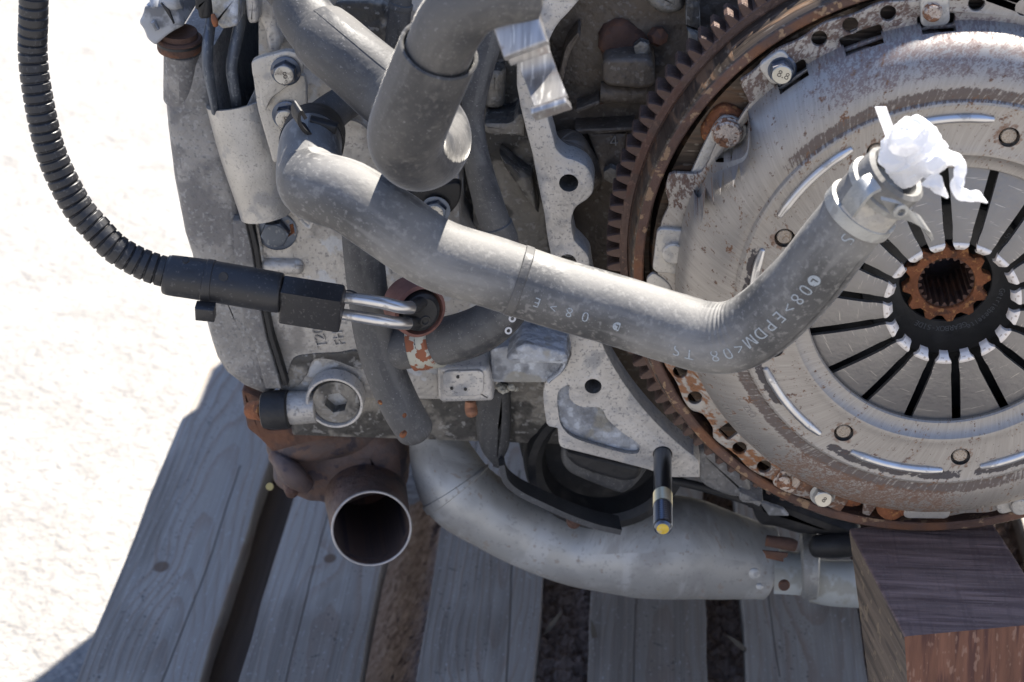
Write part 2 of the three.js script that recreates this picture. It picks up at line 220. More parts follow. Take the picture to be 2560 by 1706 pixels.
// ---------------------------------------------------------------- geometry helpers (millimetres in, metres out)
const V = (x, y, z) => new THREE.Vector3(x, y, z);
function boxUV(g, du = 0, dv = 0) {
  const p = g.attributes.position, uv = new Float32Array(p.count * 2), a = V(), b = V(), c = V();
  for (let i = 0; i < p.count; i += 3) {
    a.fromBufferAttribute(p, i); b.fromBufferAttribute(p, i + 1).sub(a); c.fromBufferAttribute(p, i + 2).sub(a); b.cross(c);
    const x = Math.abs(b.x), y = Math.abs(b.y), z = Math.abs(b.z), ax = z >= x && z >= y ? [0, 1] : x >= y ? [2, 1] : [0, 2];
    for (let k = 0; k < 3; k++) { const A = [p.getX(i + k), p.getY(i + k), p.getZ(i + k)]; uv[(i + k) * 2] = A[ax[0]] + du; uv[(i + k) * 2 + 1] = A[ax[1]] + dv; }
  }
  g.setAttribute('uv', new THREE.BufferAttribute(uv, 2));
  return g;
}
function turnOut(g) {                                        // faces look outward: the enclosed volume counts positive
  const p = g.attributes.position, a = V(), b = V(), c = V(), m = V(); let vol = 0;
  for (let i = 0; i < p.count; i += 7) m.add(a.fromBufferAttribute(p, i));
  m.divideScalar(Math.ceil(p.count / 7));
  for (let i = 0; i < p.count; i += 3) vol += a.fromBufferAttribute(p, i).sub(m).dot(b.fromBufferAttribute(p, i + 1).sub(m).cross(c.fromBufferAttribute(p, i + 2).sub(m)));
  if (vol >= 0) return;
  for (const k of Object.keys(g.attributes)) { const t = g.attributes[k], n = t.itemSize, A = t.array; for (let i = 0; i < p.count; i += 3) for (let j = 0; j < n; j++) { const q = A[(i + 1) * n + j]; A[(i + 1) * n + j] = A[(i + 2) * n + j]; A[(i + 2) * n + j] = q; } }
}
let uvShift = 0;
function fin(g, crease = 0.55, keepUV = false) {            // creased normals and, unless it has its own, uv in metres
  for (const k of Object.keys(g.attributes)) if (!(k === 'position' || (keepUV && k === 'uv'))) g.deleteAttribute(k);
  if (g.index) g = g.toNonIndexed();
  g.clearGroups();
  turnOut(g);
  g = toCreasedNormals(g.scale(1000, 1000, 1000), crease).scale(0.001, 0.001, 0.001);   // it joins vertices that lie within a hundredth of a unit
  if (!keepUV) { uvShift += 0.0317; boxUV(g, uvShift % 0.5, (uvShift * 1.7) % 0.5); }
  return g;
}
const sc = (g) => g.scale(0.001, 0.001, 0.001);
const merge = (list) => (list.length === 1 ? list[0] : mergeGeometries(list));
function outline(pts, { r = 0, spline = false } = {}, path = new THREE.Shape()) {
  const n = pts.length, v = pts.map((p) => new THREE.Vector2(p[0], p[1]));
  if (spline) {
    const c = new THREE.CatmullRomCurve3(pts.map((p) => V(p[0], p[1], 0)), true, 'centripetal').getPoints(n * 7);
    c.pop(); c.forEach((p, i) => (i ? path.lineTo(p.x, p.y) : path.moveTo(p.x, p.y)));
    path.closePath(); return path;
  }
  for (let i = 0; i < n; i++) {
    const a = v[(i + n - 1) % n], b = v[i], c = v[(i + 1) % n], k = Math.min(r, a.distanceTo(b) * 0.45, b.distanceTo(c) * 0.45);
    if (k < 0.05) { i ? path.lineTo(b.x, b.y) : path.moveTo(b.x, b.y); continue; }
    const p = b.clone().lerp(a, k / a.distanceTo(b)), q = b.clone().lerp(c, k / b.distanceTo(c));
    i ? path.lineTo(p.x, p.y) : path.moveTo(p.x, p.y);
    path.quadraticCurveTo(b.x, b.y, q.x, q.y);
  }
  path.closePath();
  return path;
}
const circle = (x, y, r) => { const p = new THREE.Path(); p.absarc(x, y, r, 0, Math.PI * 2, true); return p; };
// A plate parallel to the engine face: outline, front plane z, thickness d back from it.
function plate(pts, z, d, { b = 0.6, bs = 2, holes = [], r = 0, spline = false, crease = 0.6 } = {}) {
  const s = outline(pts, { r, spline });
  for (const h of holes) s.holes.push(h.r ? circle(h.x, h.y, h.r) : outline(h.pts, { r: h.cr ?? 2, spline: h.spline }, new THREE.Path()));
  const g = new THREE.ExtrudeGeometry(s, { depth: Math.max(0.1, d - 2 * b), bevelEnabled: b > 0, bevelThickness: b, bevelSize: b, bevelOffset: -b, bevelSegments: bs, curveSegments: 14 });
  g.translate(0, 0, z - d + b);
  return fin(sc(g), crease);
}
// A tube swept along points [x, y, z, radius]; the ends are 'flat', 'round', 'open' or { wall, depth } (a hollow end).
function sweep(pts, { n = pts.length * 10, radial = 28, a = 'flat', b = 'flat', rf, arc, thick, from = 0, to = 1, squash, grow = 0, up } = {}) {
  const curve = new THREE.CatmullRomCurve3(pts.map((p) => V(p[0], p[1], p[2])), false, 'centripetal'), m = pts.length - 1, len = curve.getLength();
  const rad = (t) => { const x = Math.min(m - 1e-6, t * m), i = Math.floor(x), f = x - i, P = (k) => pts[Math.max(0, Math.min(m, k))][3]; const p0 = P(i - 1), p1 = P(i), p2 = P(i + 1), p3 = P(i + 2); return 0.5 * (2 * p1 + (p2 - p0) * f + (2 * p0 - 5 * p1 + 4 * p2 - p3) * f * f + (3 * p1 - p0 - 3 * p2 + p3) * f * f * f); };
  const rings = [];
  let T = null, U = null, s = 0, last = null;
  const N0 = 240;                                            // the frame is carried along the whole path, so that a stretch of it turns as the whole does
  const frame = [];
  for (let i = 0; i <= N0; i++) {
    const t = i / N0, c = curve.getPoint(t), d = curve.getTangent(t);
    if (!U) { U = up ? V(...up) : Math.abs(d.y) < 0.9 ? V(0, 1, 0) : V(0, 0, 1); } else U.applyQuaternion(new THREE.Quaternion().setFromUnitVectors(T, d));
    U.addScaledVector(d, -U.dot(d)).normalize(); T = d;
    if (last) s += c.distanceTo(last); last = c;
    frame.push({ c, d, u: U.clone(), s });
  }
  const at = (t) => {
    const x = Math.max(0, Math.min(N0 - 1e-6, t * N0)), i = Math.floor(x), f = x - i, p = frame[i], q = frame[i + 1], d = p.d.clone().lerp(q.d, f).normalize(), u = p.u.clone().lerp(q.u, f);
    u.addScaledVector(d, -u.dot(d)).normalize();
    return { c: curve.getPoint(t), d, u, s: p.s + (q.s - p.s) * f, r: rad(t) };
  };
  for (let i = 0; i <= n; i++) { const t = from + (to - from) * i / n; const f = at(t); f.t = t; f.r += grow; rings.push(f); }
  const f0 = rings[0], f1 = rings[rings.length - 1], list = rings.map((f) => ({ ...f, k: 1 }));
  const push = (f, dir, kind) => {
    const out = [];
    if (kind === 'round') for (let j = 1; j <= 6; j++) { const w = j / 6 * Math.PI / 2; out.push({ ...f, c: f.c.clone().addScaledVector(f.d, dir * f.r * Math.sin(w) * 0.7), k: Math.max(0.001, Math.cos(w)) }); }
    if (kind === 'flat') out.push({ ...f, k: 0.93, c: f.c.clone().addScaledVector(f.d, dir * f.r * 0.05) }, { ...f, k: 0.001, c: f.c.clone().addScaledVector(f.d, dir * f.r * 0.05) });
    if (kind.wall) { const q = 1 - kind.wall / f.r; out.push({ ...f, k: (1 + q) / 2, c: f.c.clone().addScaledVector(f.d, dir * kind.wall * 0.35) }, { ...f, k: q }, { ...f, k: q, c: f.c.clone().addScaledVector(f.d, -dir * kind.depth) }, { ...f, k: 0.001, c: f.c.clone().addScaledVector(f.d, -dir * kind.depth) }); }
    return out;
  };
  if (!arc) { if (a !== 'open') list.unshift(...push(f0, -1, a).reverse()); if (b !== 'open') list.push(...push(f1, 1, b)); }
  const A0 = arc ? arc[0] : 0, A1 = arc ? arc[1] : Math.PI * 2, pos = [], uv = [], idx = [], W = radial + 1;
  const put = (f, off, along) => {
    const w = f.d.clone().cross(f.u);
    for (let j = 0; j <= radial; j++) {
      const th = A0 + (A1 - A0) * j / radial, r = (f.r * (rf ? rf(f.s, th, f.t) : 1) + off) * f.k, p = f.c.clone().addScaledVector(f.u, Math.cos(th) * r).addScaledVector(w, Math.sin(th) * r * (squash ?? 1));
      pos.push(p.x, p.y, p.z); uv.push(th * f.r * 0.001, along * 0.001);
    }
  };
  const skin = (off) => { const base = pos.length / 3; list.forEach((f, i) => put(f, off, f.s + (i === 0 || i === list.length - 1 ? 3 : 0))); for (let i = 0; i + 1 < list.length; i++) for (let j = 0; j < radial; j++) { const p = base + i * W + j; idx.push(p, p + W, p + 1, p + 1, p + W, p + W + 1); } return base; };
  const outer = skin(0);
  if (arc && thick) {
    const inner = skin(-thick), R = list.length;
    const quad = (p, q, r2, s2) => idx.push(p, q, r2, r2, q, s2);
    for (let i = 0; i + 1 < R; i++) for (const j of [0, radial]) quad(outer + i * W + j, inner + i * W + j, outer + (i + 1) * W + j, inner + (i + 1) * W + j);
    for (let j = 0; j < radial; j++) for (const i of [0, R - 1]) quad(outer + i * W + j, inner + i * W + j, outer + i * W + j + 1, inner + i * W + j + 1);
  }
  const g = new THREE.BufferGeometry();
  g.setAttribute('position', new THREE.Float32BufferAttribute(pos, 3)); g.setAttribute('uv', new THREE.Float32BufferAttribute(uv, 2)); g.setIndex(idx);
  return fin(sc(g), 0.7, true);
}
// A turned part: profile [radius, height] about its own z axis, put at a point with its axis along dir.
const Z = V(0, 0, 1);
function place(g, p, dir = [0, 0, 1], roll = 0) {
  if (roll) g.rotateZ(roll);
  g.applyQuaternion(new THREE.Quaternion().setFromUnitVectors(Z, V(...dir).normalize()));
  return g.translate(...p);
}
function turned(profile, p, dir, { seg = 40, roll = 0, crease = 0.5 } = {}) {
  const g = new THREE.LatheGeometry(profile.map(([r, h]) => new THREE.Vector2(Math.max(r, 0.0001), h)), seg).rotateX(Math.PI / 2);
  return fin(sc(place(g, p, dir, roll)), crease);
}
const hexShape = (r) => { const s = new THREE.Shape(); for (let i = 0; i <= 6; i++) { const t = i * Math.PI / 3; i ? s.lineTo(r * Math.cos(t), r * Math.sin(t)) : s.moveTo(r, 0); } return s; };
function hexPrism(r, h, p, dir, { roll = 0, b = 0.6, hole } = {}) {
  const s = hexShape(r);
  if (hole) { const q = new THREE.Path(); for (let i = 6; i >= 0; i--) { const t = i * Math.PI / 3 + 0.3; i < 6 ? q.lineTo(hole * Math.cos(t), hole * Math.sin(t)) : q.moveTo(hole * Math.cos(t), hole * Math.sin(t)); } s.holes.push(q); }
  const g = new THREE.ExtrudeGeometry(s, { depth: h - b, bevelEnabled: true, bevelThickness: b, bevelSize: b, bevelOffset: -b, bevelSegments: 2 });
  return fin(sc(place(g, p, dir, roll)), 0.4);
}
function block(w, h, d, p, { rot = [0, 0, 0], b = 0.8 } = {}) {            // a bevelled box, centred on p
  const s = new THREE.Shape(); s.moveTo(-w / 2, -h / 2); s.lineTo(w / 2, -h / 2); s.lineTo(w / 2, h / 2); s.lineTo(-w / 2, h / 2); s.closePath();
  const g = new THREE.ExtrudeGeometry(s, { depth: d - 2 * b, bevelEnabled: true, bevelThickness: b, bevelSize: b, bevelOffset: -b, bevelSegments: 2 });
  g.translate(0, 0, -d / 2 + b).rotateX(rot[0]).rotateY(rot[1]).rotateZ(rot[2]).translate(...p);
  return fin(sc(g), 0.5);
}
// A flat strip of metal bent along points, its width lying along the vector w.
function ribbon(pts, w, width, t) {
  const c = new THREE.CatmullRomCurve3(pts.map((p) => V(...p)), false, 'centripetal'), n = pts.length * 8, W = V(...w).normalize(), pos = [], idx = [];
  for (let i = 0; i <= n; i++) {
    const p = c.getPoint(i / n), d = c.getTangent(i / n), nn = d.clone().cross(W).normalize();
    for (const [x, y] of [[-1, -1], [1, -1], [1, 1], [-1, 1]]) { const q = p.clone().addScaledVector(W, x * width / 2).addScaledVector(nn, y * t / 2); pos.push(q.x, q.y, q.z); }
  }
  for (let i = 0; i < n; i++) for (let k = 0; k < 4; k++) { const a = i * 4 + k, b = i * 4 + (k + 1) % 4; idx.push(a, b, a + 4, b, b + 4, a + 4); }
  idx.push(0, 2, 1, 0, 3, 2); const e = n * 4; idx.push(e, e + 1, e + 2, e, e + 2, e + 3);
  const g = new THREE.BufferGeometry(); g.setAttribute('position', new THREE.Float32BufferAttribute(pos, 3)); g.setIndex(idx);
  return fin(sc(g), 0.5);
}
function lump(r, p, amount = 0.2, detail = 3, freq = 2.2) {
  const g = new THREE.IcosahedronGeometry(1, detail), q = g.attributes.position, v = V(), o = [rnd() * 9, rnd() * 9, rnd() * 9];
  for (let i = 0; i < q.count; i++) {
    v.fromBufferAttribute(q, i);
    const w = (k) => Math.sin((v.x * freq + o[0]) * k) * Math.cos((v.y * freq + o[1]) * k + v.z) + Math.sin((v.z * freq + o[2]) * k + v.x * 2);
    v.multiplyScalar(r * (1 + amount * (0.5 * w(1) + 0.28 * w(2.3) + 0.15 * w(4.7)))); q.setXYZ(i, v.x + p[0], v.y + p[1], v.z + p[2]);
  }
  return fin(sc(g), 0.8);
}
// crumpled film: a ball pushed in along many random planes, so that it has facets, creases and hollows
function crumple(r, p, detail = 5) {
  const g = new THREE.IcosahedronGeometry(1, detail), q = g.attributes.position, v = V(), planes = [];
  for (let k = 0; k < 46; k++) { const n = V(rnd() - 0.5, rnd() - 0.5, rnd() - 0.5).normalize(); planes.push([n, 0.62 + rnd() * 0.34, V(rnd() - 0.5, rnd() - 0.5, rnd() - 0.5).normalize(), 6 + rnd() * 14]); }
  for (let i = 0; i < q.count; i++) {
    v.fromBufferAttribute(q, i);
    let s = 1.12;
    for (const [n, d, w, f] of planes) { const k = v.dot(n); if (k > 0.05) s = Math.min(s, d / k); s -= 0.006 * Math.abs(Math.sin(v.dot(w) * f)); }
    v.multiplyScalar(r * s * 1.05); q.setXYZ(i, v.x + p[0], v.y + p[1], v.z + p[2]);
  }
  return fin(sc(g), 0.32);
}
const font = await new FontLoader().loadAsync('fonts/droid/droid_sans_regular.typeface.json');
function text(str, size, depth, p, { rot = 0, center = true, dir } = {}) {
  const g = new TextGeometry(str, { font, size, depth, curveSegments: 5, bevelEnabled: false });
  g.computeBoundingBox(); const bb = g.boundingBox;
  if (center) g.translate(-(bb.max.x + bb.min.x) / 2, -(bb.max.y + bb.min.y) / 2, 0);
  g.rotateZ(rot);
  return fin(sc(place(g, p, dir)), 0.4);
}

// ---------------------------------------------------------------- things and parts
const names = new Map();
function numbered(name) { const k = names.get(name) ?? 0; names.set(name, k + 1); return k ? name + '_' + String(k).padStart(3, '0') : name; }
function thing(name, label, category, group) {
  const o = new THREE.Group(); o.name = numbered(name); o.userData = { label, category };
  if (group) o.userData.group = group;
  scene.add(o); return o;
}
function part(parent, name, geo, mat, label) {
  const m = new THREE.Mesh(Array.isArray(geo) ? merge(geo) : geo, mat);
  m.name = name; m.castShadow = m.receiveShadow = true;
  if (label) m.userData.label = label;
  parent.add(m); return m;
}
function structure(name, geo, mat) { const m = part(scene, name, geo, mat); m.userData.kind = 'structure'; return m; }
// A hex bolt standing on a surface: flange, hexagon with a round chamfer, a lighter end face and its strength mark.
function hexBolt(parent, p, r, h, { mark = '8', roll = 0.2, rot = 0, head = M.boltDark, face = M.boltFace, washer = 0, fr = 0.74 } = {}) {
  const g = [hexPrism(r, h, p, undefined, { roll, b: r * 0.14 })];
  const o = part(parent, 'bolt', g, head);
  part(o, 'washer', turned([[0, 0], [r * 1.22 + washer, 0], [r * 1.24 + washer, h * 0.14], [r * 1.1 + washer, h * 0.2], [0, h * 0.2]], p), head);
  part(o, 'bolt_face', turned([[0, h * 0.9], [r * fr, h * 0.98], [r * fr, h + 0.35], [r * fr * 0.92, h + 0.55], [r * 0.2, h + 0.45], [0, h + 0.45]], p), face);
  if (mark) part(o, 'marking', text(mark, r * 0.55, 0.25, [p[0] + r * 0.1, p[1] + r * 0.02, p[2] + h + 0.45], { rot }), M.mark);
  return o;
}

// ================================================================ the ground and the pallet
{
  const g = new THREE.PlaneGeometry(120, 120, 1, 1).rotateX(-Math.PI / 2).translate(0, -0.505, 0);
  structure('ground', fin(g), M.ground);
}
{                                                            // coarse brown gravel under the pallet
  const g = new THREE.PlaneGeometry(0.62, 0.80, 440, 560).rotateX(-Math.PI / 2), p = g.attributes.position, f = field(64, 64, 2, 471), h = field(20, 20, 3, 472);
  for (let i = 0; i < p.count; i++) { const x = p.getX(i), z = p.getZ(i), k = (F, s) => F[(((Math.floor(z * s) % N) + N) % N) * N + ((Math.floor(x * s) % N) + N) % N], e = Math.min(1, (0.31 - Math.abs(x)) * 14, (0.40 - Math.abs(z)) * 14); p.setY(i, -0.503 + e * (0.078 + 0.013 * Math.pow(k(f, 1500), 0.7) + 0.006 * k(h, 1200))); p.setX(i, x - 0.02); p.setZ(i, z - 0.16); }
  structure('gravel', fin(g, 0.6), M.gravel);
}
const PALLET = -380;
{
  const t = thing('pallet', 'weathered grey wooden pallet with spaced top boards under the engine', 'pallet');
  const X = [[-476, -399, 0], [-374, -300, 1], [-265, -191, 2], [-158, -83, 3], [-59, 16, 4], [40, 114, 5], [139, 214, 6]];
  for (const [x0, x1, k] of X) {
    const w = x1 - x0, pts = [], zb = -640 - (k % 3) * 3, zf = 330;
    for (let i = 0; i <= 24; i++) pts.push([x0 + (rnd() - 0.5) * 1.6, zb + (zf - zb) * i / 24]);
    for (let i = 24; i >= 0; i--) pts.push([x1 + (rnd() - 0.5) * 1.6, zb + (zf - zb) * i / 24]);
    const s = outline(pts.map(([x, z]) => [x, -z])), g = new THREE.ExtrudeGeometry(s, { depth: 19, bevelEnabled: true, bevelThickness: 1.2, bevelSize: 1.2, bevelOffset: -1.2, bevelSegments: 2 });
    g.rotateX(-Math.PI / 2).translate(0, PALLET - 20.2, 0);
    const bg = fin(sc(g), 0.5), uv = bg.attributes.uv, bp = bg.attributes.position, o = (k % 2) * 0.5, flip = k % 4 > 1 ? -1 : 1;
    for (let i = 0; i < uv.count; i++) { const w = (bp.getX(i) * 1000 - x0) / 160, y = bp.getY(i) * 1000 - PALLET; uv.setXY(i, o + 0.005 + Math.abs(Math.min(0.47, w)) + y / 900, flip * (bp.getZ(i) + 0.64) / 1.1 + k * 0.37); }
    const plank = part(t, 'board', bg, M.board);
    for (const z of [-590, -150, 270]) for (const e of [0.3, 0.7]) part(plank, 'nail', turned([[0, 0.3], [1.7, 0.2], [2.2, -0.3], [2.2, -2]], [x0 + w * (e + (rnd() - 0.5) * 0.1), PALLET, z + (rnd() - 0.5) * 30], [0, 1, 0], { seg: 12 }), M.exhaustRust);
  }
  for (const z of [-590, -150, 270]) part(t, 'cross_board', block(700, 20, 95, [-131, PALLET - 31.5, z]), M.plank);
  for (const z of [-590, -150, 270]) for (const x of [-430, -131, 165]) part(t, 'spacer_block', block(90, 78, 95, [x, PALLET - 81, z]), M.plank);
  part(t, 'stringer', block(52, 18, 960, [-384, PALLET - 52, -150]), M.plank);
}
{
  const t = thing('wood_splinter', 'pale brown splinter of wood lying in the gap beside the left pallet board', 'splinter');
  part(t, 'splinter', sweep([[-391, -421, -108, 3], [-389, -419, -150, 7], [-386, -421, -195, 5.5], [-382, -423, -222, 0.6]], { radial: 7, squash: 0.5, n: 18, rf: (s, th) => 1 + 0.25 * Math.sin(th * 3 + s * 0.2) }), M.straw);
  const q = thing('straw', 'thin orange straw standing in the gap below the open exhaust pipe', 'straw');
  part(q, 'stalk', sweep([[-291, -470, -230, 0.9], [-293, -430, -190, 1.0], [-296, -392, -150, 0.7]], { radial: 6, n: 10 }), M.straw);
  const leafGeo = (w, l) => { const s = new THREE.Shape(); s.moveTo(0, 0); s.quadraticCurveTo(w, l * 0.4, 0, l); s.quadraticCurveTo(-w, l * 0.45, 0, 0); const g = new THREE.ShapeGeometry(s, 10); const p = g.attributes.position; for (let i = 0; i < p.count; i++) p.setZ(i, Math.abs(p.getX(i)) * 0.5 + Math.sin(p.getY(i) * 0.12) * 2); return g; };
  const lf = (label, p, ry, rz) => { const a = thing('dry_leaf', label, 'leaf'); part(a, 'blade', fin(sc(leafGeo(3.4, 20).rotateX(-0.9).rotateZ(rz).rotateY(ry).translate(...p))), M.leaf); };
  const L = [[-153.2,-246],[-187.7,-261.6],[-55.8,-244.3]];
  lf('dry curled brown leaf on the edge of the third pallet gap, below the shield', [L[0][0], -386, L[0][1]], 0.2, 0.1);
  lf('narrow dry leaf lying across the gap right of the exhaust mouth board', [L[1][0], -388, L[1][1]], -0.5, -0.4);
  lf('small pale dry leaf on the board edge left of the wooden beam', [L[2][0], -384, L[2][1]], 0.9, 0.5);
}
{
  const t = thing('wooden_beam', 'reddish brown sawn timber block propping up the flywheel at lower right', 'timber block');
  const s = outline([[0, -142], [86, -142], [209, -376], [204, -379.5]]), g = new THREE.ExtrudeGeometry(s, { depth: 68, bevelEnabled: true, bevelThickness: 1.6, bevelSize: 1.6, bevelOffset: -1.6, bevelSegments: 3, steps: 1 });
  g.applyMatrix4(new THREE.Matrix4().makeBasis(V(0.21, 0, 0.978), V(0, 1, 0), V(-0.978, 0, 0.21))).translate(-27.5 + 66.5 * 0.978, 0, -32 - 66.5 * 0.21);
  const f = fin(sc(g), 0.5), p = f.attributes.position, nrm = f.attributes.normal, sets = [[], [], []];
  for (let i = 0; i < p.count; i += 3) { const ny = Math.abs(nrm.getY(i) + nrm.getY(i + 1) + nrm.getY(i + 2)) / 3, nz = (nrm.getZ(i) + nrm.getZ(i + 1) + nrm.getZ(i + 2)) / 3; const nx = Math.abs(nrm.getX(i)); sets[nx > 0.75 ? 1 : (nrm.getY(i) + nrm.getY(i + 1) + nrm.getY(i + 2)) / 3 > 0.75 ? 0 : nz > 0 ? 2 : 1].push(i); }
  const pick = (ids) => { const o = new THREE.BufferGeometry(); for (const k of ['position', 'normal', 'uv']) { const a = f.attributes[k], z = a.itemSize, out = new Float32Array(ids.length * 3 * z); ids.forEach((i, n) => out.set(a.array.subarray(i * z, (i + 3) * z), n * 3 * z)); o.setAttribute(k, new THREE.BufferAttribute(out, z)); } return o; };
  part(t, 'top_face', pick(sets[0]), M.beam); part(t, 'side_face', pick(sets[1]), M.beamSide); part(t, 'end_grain', pick(sets[2]), M.endGrain, 'reddish end grain with fine upright growth lines');
}

// ================================================================ the engine block: bell flange, crankcase, cylinder head
{
  const t = thing('engine_block', 'cast aluminium engine block with a pale gearbox flange and dark oily crankcase recess', 'engine block');
  const right = [...[[-162.8,112.3],[-170.2,102.9],[-176.2,95.6],[-179.9,86.8],[-181.2,72.8],[-181.1,60.9],[-179.3,49.7],[-177.1,41.4],[-175.6,35.7]], ...[[-171.3,31.6],[-166.6,30.2],[-161.3,26.8],[-158.1,19.6],[-158.5,14.1],[-161,10.5],[-166.3,6],[-168,0.3],[-167.9,-4.4],[-166.8,-10]], ...[[-166.5,-11.1],[-163,-15],[-159.8,-19.4],[-158.7,-25.5],[-157.2,-34.4],[-155,-51],[-152.9,-64.4]]];
  const rightS = new THREE.CatmullRomCurve3(right.map(([x, y]) => V(x, y, 0)), false, 'centripetal').getPoints(right.length * 5).map((p) => [p.x, p.y]);
  const arc = []; for (let i = 0; i <= 26; i++) { const a = (205.5 + 25 * i / 26) * Math.PI / 180; arc.push([166.3 * Math.cos(a), 166.3 * Math.sin(a)]); }
  const low = [[-105.2,-128.4],[-102.7,-131.4],[-101.8,-134.4],[-101.5,-141.6],[-115,-142.2],[-122.3,-140.1],[-127.6,-138],[-148.6,-132.5],[-169.6,-127.3],[-171.9,-126.1],[-172.8,-123.9],[-173.4,-115.5],[-177.6,-114.7],[-178.9,-113.2],[-180.3,-104.1],[-180.9,-95.8],[-180,-89.9],[-177.2,-85.3]];
  const left = [...[[-177,-87.5],[-169.5,-79.6],[-167.3,-73.1],[-168.3,-65.7]], ...[[-179.4,-10.4],[-181,2.3],[-184,18],[-186.9,33.5],[-189.8,44.9],[-192.5,56.9],[-194.1,66.6],[-194.2,79.9],[-193.8,88.6],[-196.9,111.5]]];
  const hole = (x, y, r) => ({ x, y, r });
  const pocket = [[-167.6,-89.4],[-166.8,-97.6],[-162.2,-101.5],[-151.9,-102.2],[-147.9,-108.8],[-141.3,-115.4],[-132,-123.4],[-132.1,-128.4],[-135.7,-129.7],[-154,-125.4],[-167.1,-120.2],[-171.7,-115.1],[-173.8,-106.8],[-173.6,-93.3]];
  const [lx, ly] = [[-169.7,18.7]][0], [mx, my] = [[-156.2,-90.5]][0], [sx, sy] = [[-120.6,-128.7]][0], [hx, hy] = [[-169.7,-22.7]][0];
  const fl = [...rightS, ...arc, ...low, ...left];
  part(t, 'bell_flange', plate(fl, -72, 16, { b: 0.7, holes: [hole(lx, ly, 5.2), hole(mx, my, 4.9), hole(sx, sy, 5.6), hole(hx, hy, 5), { pts: pocket, spline: true }] }), M.flange);
  part(t, 'flange_pocket', plate(pocket.map(([x, y]) => [x, y]), -75.5, 6, { b: 1, spline: true }), M.oxidAlu, 'sunken blue grey oxidised pocket');
  for (const [x, y, r] of [[lx, ly, 5.2], [mx, my, 4.9]]) part(t, 'bolt_hole_bore', turned([[r + 0.05, 0], [r * 0.92, -6], [r * 0.85, -20], [0, -24]], [x, y, -72.6]), M.coverAlu);
  // the crankcase behind the flywheel
  part(t, 'crankcase_wall', plate([...[[-195.5,118.4],[77.6,124],[108.8,-91.7],[-68.6,-153.7],[-104.3,-152.6],[-132,-139],[-158,-96.7],[-175.1,-37.7],[-189.5,30.8]]], -118, 60, { b: 2 }), M.oily);
  part(t, 'bearing_cap', plate([[-156.3,71.3],[-132.4,71.9],[-130.5,58.6],[-136.9,56.6],[-155.6,58]], -96, 26, { b: 2, bs: 3, r: 5 }), M.oily);
  part(t, 'bearing_web', [sweep([[-156.3,50.2,-108,5.1],[-134.5,50,-108,5.2]], { radial: 24 }), plate([[-168.4,32.3],[-139.9,34.6],[-139.8,31.8],[-158.1,29.8],[-166.9,29.5]], -104, 20, { b: 1.5 }), plate([[-162.5,29.7],[-143.4,30.2],[-145.2,13.3],[-144.9,3.6],[-156.8,3.3],[-157.9,17]], -106, 16, { b: 2 })], M.oily);
  part(t, 'cap_number', text('4', 5, 1.2, [-149.5,26.5,-106], { rot: 0.1 }), M.coverAlu);
  part(t, 'cast_lump', [lump(13, [-149.1,71.3,-124], 0.3, 4), turned([[0, 4], [4, 2], [5, -3]], [-129.7,76.9,-112], [0.3, 0.3, 1], { seg: 7 }), turned([[0, 3], [2, 1.5], [2.6, -3]], [-156.4,45.2,-110], [0, 0.3, 1], { seg: 7 })], M.exhaustRust);
  part(t, 'casting_rib', [plate([[-118.4,102.3],[-112.1,102.4],[-111,86.2],[-117.8,88.3]], -96, 24, { b: 1.5 }), plate([[-117.4,87.6],[-111.7,85.5],[-111.7,77.3],[-116.2,74.9]], -94, 24, { b: 2 }), plate([[-138.3,103.3],[-118.8,103.7],[-118.2,90.5],[-128.7,88.1],[-136.6,94.5]], -108, 16, { b: 4, bs: 3, r: 4 })], M.greasyAlu);
  for (const p of [[-137.5,73.7,-108],[-150.2,11,-104],[-139.2,12.1,-104]]) part(t, 'crank_bolt', hexPrism(4.2, 5, p, undefined, { roll: p[0] }), M.greasyAlu);
  part(t, 'wall_rib', [plate([[-173,75.8],[-167.4,83.4],[-166,81.2],[-170.8,72.9],[-175.6,51.4],[-177.8,52.9]], -99, 18, { b: 1, r: 3 }), plate([[-168.4,43.8],[-156.9,48.7],[-156.1,46.8],[-166.9,41.1]], -101, 14, { b: 1, r: 3 })], M.oily);
  part(t, 'boss', sweep([[-172.3,23.3,-100,11],[-166.5,5.4,-110,12.7]], { a: 'round', b: 'round' }), M.oily);
  // ribbed wall between flange and head
  part(t, 'casting_wall', plate([[-216.5,102.9],[-186.1,103.6],[-185.7,38.4],[-170.5,-33.1],[-169.5,-105.8],[-218.5,-107.6]], -104, 30, { b: 1 }), M.greasyAlu);
  part(t, 'casting_web', [plate([[-210.9,44.5],[-197.2,44.9],[-193.6,49.6],[-190.8,49.7],[-190.7,37.3],[-194.3,38.4],[-209.5,38.5]], -80, 26, { b: 2, r: 5 }), plate([[-210.7,65.9],[-200.8,66.1],[-201.5,44.8],[-210.9,44.5]], -94, 12, { b: 5, bs: 4, r: 4 }), plate([[-203.7,24.5],[-188.4,12.3],[-184.7,-6.9],[-190.6,0.2],[-201.6,17.4]], -90, 16, { b: 4, bs: 3 })], M.greasyAlu);
  // unseen engine mass behind; pan and two upper blocks added to cast shade
  part(t, 'unseen_shade_pan', block(430, 150, 560, [-40, -190, -600], { b: 20 }), M.greasyAlu);  // unseen box, put in to keep sun off the ground below
  part(t, 'crankcase_shade_blocks', [block(520, 240, 760, [-60, -40, -500], { b: 12 }), block(330, 190, 450, [-205, 20, -495], { b: 12 }), block(420, 260, 260, [212, 200, -270], { b: 14 }), block(140, 195, 260, [-66, 167, -275], { b: 12 })], M.greasyAlu);  // last two blocks are added out of view to shade clutch cover and teeth
}
